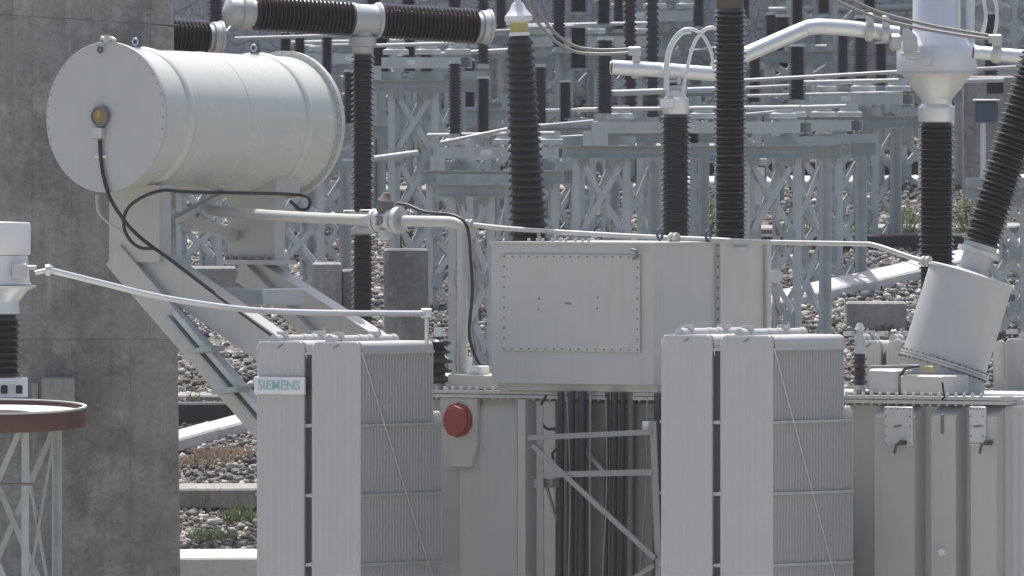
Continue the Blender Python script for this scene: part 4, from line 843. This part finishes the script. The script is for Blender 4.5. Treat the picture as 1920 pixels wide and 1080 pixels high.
# ------------------------------------------------------------------ lattice stands with disconnector frames
def stand(px, D, ytop, towers, w, blen, label, nb=3, beam_h=.12, equip=True, m='galv', lw=.085, bw=.06, group='lattice stands behind the transformer'):
    c = P(px, 0, D); g0 = min(hz(D - .6), hz(D)) - .1; zt_ = P(0, ytop, D).z - g0
    t = thing('lattice_stand', label, 'steel stand', (c.x, D, g0), -TH, group); h = w / 2; zl = zt_ - beam_h
    for tu in towers:
        for sx in (-1, 1):
            for sy in (-1, 1):
                obj('leg', MB().angle((tu + h * sx, h * sy, 0), (tu + h * sx, h * sy, zl), lw, .009, (0, -sy, 0), 1 if sx * sy < 0 else -1), m, t)
        pz = zl / nb
        for i in range(nb):
            z0, z1 = i * pz + .03, (i + 1) * pz - .03
            for s_ in (-1, 1):
                for q in ((-1, 1), (1, -1)):
                    off = .009 * q[0] + .02
                    obj('brace', MB().bar((tu + h * q[0], (h - off) * s_, z0), (tu + h * q[1], (h - off) * s_, z1), bw, .006, (0, 1, 0)), m, t)
                    obj('brace', MB().bar((tu + (h - off) * s_, h * q[0], z0), (tu + (h - off) * s_, h * q[1], z1), .006, bw, (0, 1, 0)), m, t)
            for sx in (-1, 1):
                x_ = tu + (h - .05) * sx; obj('gusset_plate', MB().box((x_ - .065, -h - .007, z1 - .04), (x_ + .065, -h - .001, z1 + .10)), 'galv_dull', t)
    if blen:
        for s_ in (-1, 1):
            obj('beam', MB().chan((-blen / 2, h * s_, zl + beam_h / 2), (blen / 2, h * s_, zl + beam_h / 2), .06, beam_h, .010, (0, 0, 1), s_), 'galv_dull', t)
        for x in [-blen / 2 + .05, blen / 2 - .05] + list(towers):
            obj('tie_beam', MB().chan((x, -h - .06, zt_ + .045), (x, h + .06, zt_ + .045), .05, .085, .008), 'galv_dull', t)
    if equip:
        obj('base_channel', MB().chan((-blen * .42, -.1, zt_ + .17), (blen * .42, -.1, zt_ + .17), .07, .11, .01), m, t)
        obj('base_channel', MB().chan((-blen * .42, .1, zt_ + .17), (blen * .42, .1, zt_ + .17), .07, .11, .01, (0, 0, 1), -1), m, t)
        for x in (-blen * .33, 0.02, blen * .33):
            obj('bearing', MB().lathe([(.13, zt_ + .25), (.13, zt_ + .30), (.09, zt_ + .31), (.09, zt_ + .38)], (x, 0, 0), (0, 0, 1), 18), m, t)
        obj('drive_rod', MB().tube([(-blen * .45, -.2, zt_ + .34), (blen * .45, -.22, zt_ + .36)], .018, 8), 'alu_dull', t)
        obj('gusset', MB().box((-blen * .4, -h - .012 - .06, zt_ + .0), (-blen * .3, -h - .062, zt_ + .14)), m, t)
        obj('number_plate', MB().bbox((-blen * .08, -.108 - .09, zt_ + .15), (blen * .0, -.101 - .09, zt_ + .2), .003), 'white', t)
    return t
stand(1315, 133.0, 273, (-.98, .98), .50, 2.85, 'wide lattice stand with two towers behind the upright brown bushing')
stand(945, 136.0, 320, (-.50, .50), .40, 1.70, 'lattice stand with a disconnector frame behind the yellow collared bushing')
stand(800, 140.0, 150, (0.0,), .45, 1.15, 'tall lattice stand right of the breaker column')
stand(1615, 142.0, 218, (.05,), .42, 1.35, 'lattice stand left of the current transformer column')
stand(585, 137.0, 300, (0.0,), .45, 1.0, 'lattice stand partly hidden by the far end of the conservator', equip=False)
stand(530, 141.0, 310, (0.0,), .4, 1.0, 'second lattice stand behind the far end of the conservator', equip=False)
stand(395, 138.5, 330, (0.0,), .4, 1.0, 'lattice stand seen between the conservator columns', equip=False)
stand(1548, 152.2, -250, (0.0,), .5, 0, 'slender gantry mast rising out of view behind the bent tube', nb=8, equip=False)
stand(1880, 151.0, -250, (0.0,), .6, 0, 'gantry mast rising out of view at the right behind the hanging wires', nb=8, equip=False)
stand(1900, 134.5, 350, (0.0,), .45, 0.8, 'lattice stand behind the inclined bushing', equip=False)
stand(1110, 150.0, 108, (-.4, .5), .45, 2.0, 'far lattice stand behind the twin wires', nb=3)
stand(1225, 152.0, 60, (0,), .45, 1.4, 'far lattice stand behind the wire loops', nb=3)
stand(1460, 152.0, 150, (0,), .45, 1.9, 'far lattice stand behind the bent tube', nb=3)
stand(690, 149.0, 140, (0,), .45, 1.9, 'far lattice stand behind the breaker head', nb=3)
stand(1020, 144.0, 238, (-.3, .5), .42, 1.9, 'lattice stand between the twin wires and the breaker, in the middle row', nb=3, equip=False)
stand(1262, 141.0, 246, (0,), .42, 1.5, 'lattice stand directly behind the arrester with wire loops', nb=3, equip=False)
stand(1405, 146.0, 196, (0,), .42, 1.7, 'lattice stand behind the sign plate, in the middle row', nb=3, equip=False)
stand(1745, 147.0, 170, (0,), .42, 1.6, 'lattice stand right behind the current transformer column', nb=3, equip=False)
stand(655, 143.0, 236, (0,), .42, 1.5, 'lattice stand right behind the breaker column', nb=3, equip=False)
stand(868, 146.0, 205, (0,), .42, 1.5, 'lattice stand behind the tall stand, in the middle row', nb=3, equip=False)
stand(1540, 138.2, 268, (.1,), .42, 1.0, 'low lattice stand beside the long white kerb', nb=3)
stand(905, 131.5, 345, (0,), .36, .8, 'narrow lattice stand right behind the down pipe', nb=3, equip=False)
stand(1000, 151.0, 62, (0,), .45, 1.2, 'far lattice stand behind the neck of the leaning bushing', nb=4, equip=False)
stand(1345, 150.5, 160, (0,), .45, 1.2, 'far lattice stand behind the upright glossy bushing', nb=3, equip=False)
stand(1500, 151.0, 96, (0,), .45, 1.2, 'far lattice stand under the highest bend of the tube', nb=4, equip=False)
stand(965, 148.5, 192, (0,), .4, 1.2, 'lattice stand directly behind the leaning bushing', nb=3, equip=False)
stand(1690, 150.0, 120, (0,), .45, 1.4, 'far lattice stand under the last tube clamp', nb=4, equip=False)
stand(760, 150.5, 95, (0,), .45, 1.4, 'far lattice stand under the right breaker chamber', nb=4, equip=False)
stand(900, 152.0, 110, (0,), .45, 1.3, 'far lattice stand right of the breaker chambers', nb=3)

# ------------------------------------------------------------------ post insulators
GP = 'brown post insulators on the lattice stands'
proto = thing('post_insulator', 'slim brown ribbed post insulator on a lattice stand behind the transformer', 'insulator', (0, 0, 0), 0, GP)
obj('shed_column', MB().lathe([(a, .05 + h) for a, h in shed_profile(22, .90, .72, 1.0)], (0, 0, 0), (0, 0, 1), 18), 'brown_far', proto, 50)
obj('metal_cap', MB().lathe([(.95, .95), (.95, .97), (.8, .972), (.8, 1.0)], (0, 0, 0), (0, 0, 1), 18), 'alu_dull', proto)
obj('metal_base', MB().lathe([(1.0, 0), (1.0, .02), (.8, .022), (.8, .05)], (0, 0, 0), (0, 0, 1), 18), 'alu_dull', proto)
POSTS = [(1134, 68, 220, 17, 133.1, 'stout brown post insulator on the wide stand, crossed by the bent tube'), (853, 112, 258, 13, 136, 'brown post insulator standing under the right breaker chamber'), (906, 142, 258, 13, 136.2, 'lower of two stacked insulators beside the yellow collared bushing'), (906, -40, 128, 12, 137, 'upper of two stacked insulators beside the yellow collared bushing'),
         (1048, -60, 96, 13, 148, 'slim brown insulator crossed by the twin wires'), (1085, 48, 132, 17, 148, 'thick far insulator just below the twin wires, under a metal cap'), (1085, -50, 26, 17, 148, 'thick far insulator above a metal cap and the twin wires'), (1132, -60, 50, 14, 148.5, 'far insulator above the stout one on the wide stand'),
         (1183, -55, 222, 12, 148, 'tall insulator behind the clamp of the twin wires'), (1224, -55, 234, 12, 147.5, 'tall insulator behind the bent tube, left of the wire loops'), (1160, -55, 60, 11, 151, 'far insulator between two others above the twin wire clamp'), (1395, -60, 40, 11, 150, 'far insulator right of the upright glossy bushing top'), (1545, -60, 30, 12, 151, 'far insulator left of the first tube clamp'), (1310, -60, 55, 11, 151, 'far insulator above the wire loops'), (985, 95, 180, 12, 149, 'insulator right beside the neck of the leaning bushing'), (940, -50, 66, 11, 150, 'far insulator left of the yellow collar'), (800, 92, 150, 13, 148, 'far insulator under the middle of the right breaker chamber'), (768, 70, 140, 12, 148, 'far insulator under the right breaker chamber near its head'), (1700, 95, 190, 12, 150, 'insulator under the terminal of the current transformer'), (1580, 60, 165, 11, 149, 'insulator left of the first tube clamp, under the tube'),
         (1447, 22, 146, 12, 152, 'slimmer of a close pair of insulators behind the bent tube'), (1467, 26, 150, 15, 151.5, 'thicker of a close pair of insulators behind the bent tube'), (1495, 82, 192, 16, 141.6, 'stout insulator under the rising part of the bent tube'), (1614, 28, 162, 14, 146, 'insulator below the first clamp of the bent tube'), (1652, 78, 164, 12, 147, 'insulator below the last clamp of the bent tube'),
         (613, 60, 142, 11, 144, 'slim insulator just left of the breaker column'), (535, 60, 104, 11, 146, 'short insulator over the far conservator lug'), (562, 60, 104, 11, 146.5, 'short insulator right of the far conservator lug'), (715, 66, 138, 19, 143, 'thick insulator touching the right side of the breaker column'), (766, -40, 24, 14, 150, 'insulator rising behind the right breaker chamber near its head'), (853, -40, 88, 13, 151, 'insulator rising behind the right breaker chamber near its end'),
         (405, -60, 100, 15, 139, 'insulator between the two breakers'), (1630, -50, 20, 13, 150, 'far insulator above the bent tube beside the current transformer'), (1858, 20, 160, 14, 150, 'insulator behind the hanging wires'), (1495, -40, 50, 12, 150, 'far insulator above the highest bend of the tube'), (700, -40, 20, 14, 150, 'insulator rising behind the breaker head'), (1300, 226, 270, 12, 140, 'short insulator between the two brown columns'),
         (1014, 120, 240, 12, 144, 'slim insulator on the middle stand beside the leaning bushing'), (1060, 150, 238, 12, 144, 'slim insulator on the middle stand below the twin wires'), (1262, 150, 246, 12, 141.2, 'insulator hidden behind the arrester cap'), (1415, 100, 196, 12, 146, 'insulator right of the upright glossy bushing'), (1720, 90, 170, 12, 147, 'insulator behind the current transformer cone'), (655, 130, 236, 12, 143, 'insulator left of the breaker column above its own stand'), (880, 110, 205, 12, 146, 'slim insulator between two thicker ones right of the breaker')]
for i, (x, y0, y1, r, D, lab_) in enumerate(POSTS):
    o = proto if i == 0 else copy_tree(proto)
    a = P(x, y1, D); o.location = a; o.scale = (r / F * D, r / F * D, (y1 - y0) / F * D); o.rotation_euler = (R(random.uniform(-.4, .4)), R(random.uniform(-.4, .4)), random.random() * 6); o['label'] = lab_
    # each stands on a post head that reaches down to a stand or the ground
for (x, y, D, r) in ((1447, 146, 152, 8), (1467, 150, 151.5, 8), (1614, 162, 146, 7), (1652, 164, 147, 7), (613, 142, 144, 7), (535, 104, 146, 7), (562, 104, 146.5, 7), (715, 138, 143, 9), (1224, 234, 147.5, 7), (1183, 222, 148, 7), (1700, 190, 150, 7), (1580, 165, 149, 7), (985, 180, 149, 7), (800, 150, 148, 7), (768, 140, 148, 7), (405, 100, 139, 8), (1858, 160, 150, 8), (1048, 96, 148, 7), (1300, 270, 140, 7)):
    a = P(x, y, D); b = Vector((a.x, D, hz(D) - .1))
    if a.z - b.z > .1:
        pl = [q[5] for q in POSTS if q[0] == x and abs(q[2] - y) < 3][0]; t = thing('insulator_post', 'tubular post under the ' + pl, 'post', b, 0, 'tubular posts under the insulators')
        obj('shaft', MB().tube([(0, 0, 0), (0, 0, a.z - b.z - .02)], r / F * D, 12), 'galv_dull', t)
        obj('head_plate', MB().box((-.14, -.14, a.z - b.z - .02), (.14, .14, a.z - b.z - .001)), 'galv_dull', t)

# ------------------------------------------------------------------ steel tubes and bars between the stands
GB = 'pale steel tubes between the lattice stands'
BARS = [((826, 268), (962, 240), 7, 135.3, 'alu_dull'), ((960, 263), (1112, 254), 6, 135.5, 'alu_dull'), ((955, 241), (1112, 227), 6, 134, 'alu_dull'), ((640, 306), (782, 287), 12, 138.5, 'galv'), ((1395, 215), (1512, 204), 6, 138, 'alu_dull'), ((1395, 151), (1700, 134), 7, 141, 'alu_dull'),
        ((1395, 165), (1704, 150), 6, 142, 'galv'), ((1400, 180), (1692, 173), 6, 141.5, 'galv'), ((1828, 130), (1935, 124), 7, 141, 'alu_dull'), ((638, 146), (738, 137), 8, 144, 'galv'), ((638, 178), (738, 172), 7, 144, 'alu_dull'), ((745, 106), (955, 94), 8, 148, 'alu_dull'), ((900, 60), (960, 57), 7, 149, 'alu_dull'),
        ((990, 52), (1075, 50), 8, 149, 'alu_dull'), ((1138, 175), (1340, 168), 12, 143, 'galv'), ((1010, 208), (1120, 206), 8, 146, 'galv'), ((1040, 70), (1250, 66), 9, 152.3, 'alu_dull'), ((1000, 235), (1120, 230), 5, 135.8, 'alu_dull'), ((440, 72), (640, 66), 6, 143, 'alu_dull'), ((395, 95), (440, 40), 4, 138, 'alu_dull'), ((1500, 60), (1720, 52), 9, 152.3, 'galv_dull'), ((1440, 20), (1720, 14), 14, 152.4, 'galv_dull'), ((1290, 95), (1450, 90), 6, 152.2, 'galv'), ((560, 88), (720, 84), 9, 150, 'galv_dull'), ((1800, 152), (1880, 150), 9, 143, 'galv')]
BLAB = ['slanting pale rod rising behind the leaning bushing', 'level thin rod right of the leaning bushing', 'thin rod rising from the leaning bushing to the wide stand', 'thick pale bar crossing behind the breaker column', 'short rod right of the upright glossy bushing', 'topmost of three thin tubes meeting the current transformer seam', 'middle of three thin tubes meeting the current transformer cone', 'lowest of three thin tubes beside the current transformer cone',
        'thin tube between the current transformer and the inclined bushing', 'upper of two tubes joining the breaker column to the tall stand', 'lower of two tubes joining the breaker column to the tall stand', 'long far tube under the right breaker chamber', 'short far tube at the end of the right breaker chamber', 'short far tube beside the yellow collar', 'thick bar behind the arrester cap', 'bar right of the leaning bushing below the twin wires', 'far tube crossing several insulators above the bent tube',
        'thinnest rod between the leaning bushing and the wide stand', 'thin far tube above the conservator', 'thin stay under the left breaker cap', 'far bar behind the highest bend of the tube', 'thick far beam above the bent tube', 'thin far tube behind the wire loops', 'far bar under the left breaker chamber', 'short thick bar above the dark box']
for (a, b, w, D, m), lab_ in zip(BARS, BLAB):
    dd = .45 * (1 if b[0] > a[0] else -1)
    tag(obj('steel_tube', MB().tube([P(*a, D), P(*b, D + dd)], w / 2 / F * D, 10), m), lab_, 'steel tube', GB)

# ------------------------------------------------------------------ cabinets on the right, shield sign
a, b = P(1829, 190, 139.5), P(1871, 230, 139.5)
t = thing('control_cabinet', 'dark box on a pale pole beside the inclined bushing', 'cabinet', ((a.x + b.x) / 2, 139.5, hz(139.5)))
w = (b.x - a.x) / 2
obj('cabinet', MB().bbox((-w, 0, b.z - hz(139.5)), (w, .3, a.z - hz(139.5)), .015), 'blue_steel', t)
obj('pole', MB().tube([(-w * .3, .12, -.1), (-w * .3, .12, b.z - hz(139.5))], .03, 10), 'alu', t)
obj('hood', MB().bbox((-w - .02, -.03, a.z - hz(139.5) + .002), (w + .02, .32, a.z - hz(139.5) + .02), .004), 'galv', t)
a, b = P(1850, 150, 146), P(1880, 175, 146)
t = thing('marshalling_cabinet', 'pale grey cabinet with a dark window above the dark box', 'cabinet', ((a.x + b.x) / 2, 146, hz(146)))
obj('cabinet', MB().bbox((-.32, 0, -.1), (.22, .4, P(0, 142, 146).z - hz(146)), .02), 'wall', t)
obj('window', MB().bbox((-.08, -.012, b.z - hz(146)), (.09, -.002, a.z - hz(146)), .004), 'dark', t)
# plate with a shield mark on the lattice stand
a, b = P(1405, 297, 135.4), P(1438, 385, 135.4)
t = thing('sign_plate', 'pale upright plate with a small white shield mark behind the lattice legs', 'sign', ((a.x + b.x) / 2, 135.4, hz(135.4)))
w = (b.x - a.x) / 2; g0 = hz(135.4); z = lambda y: P(0, y, 135.4).z - g0; xx = lambda x: P(x, 0, 135.4).x - (a.x + b.x) / 2
obj('plate', MB().bbox((-w, 0, z(385)), (w, .03, z(297)), .006), 'conc', t)
obj('post', MB().box((-.03, .031, -.1), (.03, .09, z(300))), 'galv_dull', t)
obj('shield_border', MB().loft([[(xx(x), y, z(yy)) for x, yy in ((1411, 311), (1436, 311), (1436, 330), (1426, 346), (1423, 346), (1411, 328))] for y in (-.004, -.001)]), 'blue_steel', t)
sh = obj('shield', MB().loft([[(xx(x), y, z(yy)) for x, yy in ((1413.5, 314), (1433.5, 314), (1433.5, 329), (1425, 343), (1424, 343), (1413.5, 327))] for y in (-.008, -.005)]), 'white', t)
obj('shield_stroke', MB().box((xx(1413), -.012, z(322.5)), (xx(1426), -.009, z(319))), 'blue_steel', sh); obj('shield_stroke', MB().box((xx(1415), -.012, z(333)), (xx(1424), -.009, z(329.5))), 'blue_steel', sh)

# ------------------------------------------------------------------ plants
def shrub(px, py, D, rw, rh, n, label, m='leaf', name='shrub', leaf=.035):
    c = P(px, py, D); t = thing(name, label, 'shrub' if name == 'shrub' else 'weed', (c.x, D, gz(c.x, D)))
    mb = MB(); stm = MB()
    for i in range(n):
        a = random.random() * 6.283; rr = math.sqrt(random.random()); hgt = random.random(); k = (1 - .55 * hgt ** 2) * (.7 + .3 * math.sin(a * 3 + hgt * 5))
        p = Vector((math.cos(a) * rr * rw * k, math.sin(a) * rr * rw * k, hgt * rh)); d = Vector((random.gauss(0, 1), random.gauss(0, 1), random.gauss(.4, .8))).normalized(); s_ = d.orthogonal().normalized(); l_ = leaf * random.uniform(.6, 1.4)
        mb.add([p, p + d * l_ * .5 + s_ * l_ * .28, p + d * l_, p + d * l_ * .5 - s_ * l_ * .28], [(0, 1, 2, 3)])
    for i in range(9):
        a = random.random() * 6.283; stm.tube([(0, 0, -.03), (math.cos(a) * rw * .3, math.sin(a) * rw * .3, rh * .5), (math.cos(a) * rw * .6, math.sin(a) * rw * .6, rh * .85)], [.008, .006, .003], 5)
    obj('foliage', mb, m, t); obj('stems', stm, 'dry', t)
def tuft(px, py, D, w, h, n, label, m):
    c = P(px, py, D); t = MB()
    for i in range(n):
        a = random.random() * 6.283; r_ = w * math.sqrt(random.random()); p = Vector((math.cos(a) * r_, math.sin(a) * r_ * .7, 0)); d = Vector((random.gauss(0, .35), random.gauss(0, .35), 1)).normalized(); L = h * random.uniform(.4, 1); s_ = d.orthogonal().normalized() * .006
        t.add([p - s_, p + s_, p + d * L * .6 + s_ * .8 + Vector((0, 0, 0)), p + d * L + Vector((random.gauss(0, .03), 0, -.02)), p + d * L * .6 - s_ * .8], [(0, 1, 2, 3, 4)])
    o = obj('weed_tuft', t, m); o.location = (c.x, D, gz(c.x, D) - .01); tag(o, label, 'weed')
shrub(1320, 395, 142.5, .42, .42, 1500, 'leafy green shrub between the two brown columns')
shrub(1815, 400, 142.6, .3, .4, 900, 'green shrub beside the current transformer column')
shrub(1505, 400, 142.4, .35, .3, 700, 'low green shrub behind the right lattice legs')
shrub(1700, 400, 142.2, .3, .35, 700, 'green shrub left of the current transformer column')
shrub(745, 420, 141.5, .12, .2, 260, 'small green plant under the gas relay')
shrub(1595, 410, 142.2, .4, .22, 600, 'low spreading shrub between the right lattice stands')
tuft(383, 960, 128.4, .16, .26, 110, 'bright green weed under the grey concrete edging', 'leaf')
tuft(450, 985, 127.9, .16, .28, 100, 'green weed tuft on the gravel beside the radiator', 'leaf')
tuft(400, 1010, 127.2, .22, .18, 150, 'low green weed above the pale capped wall', 'leaf')
tuft(365, 795, 131.6, .06, .22, 40, 'single small weed in the shade of the trench wall', 'leaf')
tuft(430, 870, 130.0, .35, .16, 260, 'reddish dry weeds below the slanting white kerb', 'dry')
tuft(380, 880, 129.8, .3, .14, 180, 'dry brown weeds beside the firewall edge', 'dry')
tuft(1470, 425, 141.0, .4, .25, 260, 'dry pale grass behind the lattice tower', 'dry')

# ------------------------------------------------------------------ air between the lens and the yard
hm = bpy.data.materials.new('haze'); hm.use_nodes = True; hn = hm.node_tree
for q in list(hn.nodes):
    if q.type != 'OUTPUT_MATERIAL': hn.nodes.remove(q)
pv = hn.nodes.new('ShaderNodeVolumePrincipled'); pv.inputs['Color'].default_value = (0.93, 0.93, 0.93, 1); pv.inputs['Density'].default_value = 0.00020
hn.links.new(pv.outputs[0], [q for q in hn.nodes if q.type == 'OUTPUT_MATERIAL'][0].inputs['Volume'])
hb = MB().box((-950, -950, -1), (950, 950, 9.6)); tag(obj('haze', hb, hm), 'thin pale haze filling the air over the yard', 'haze', kind='stuff')
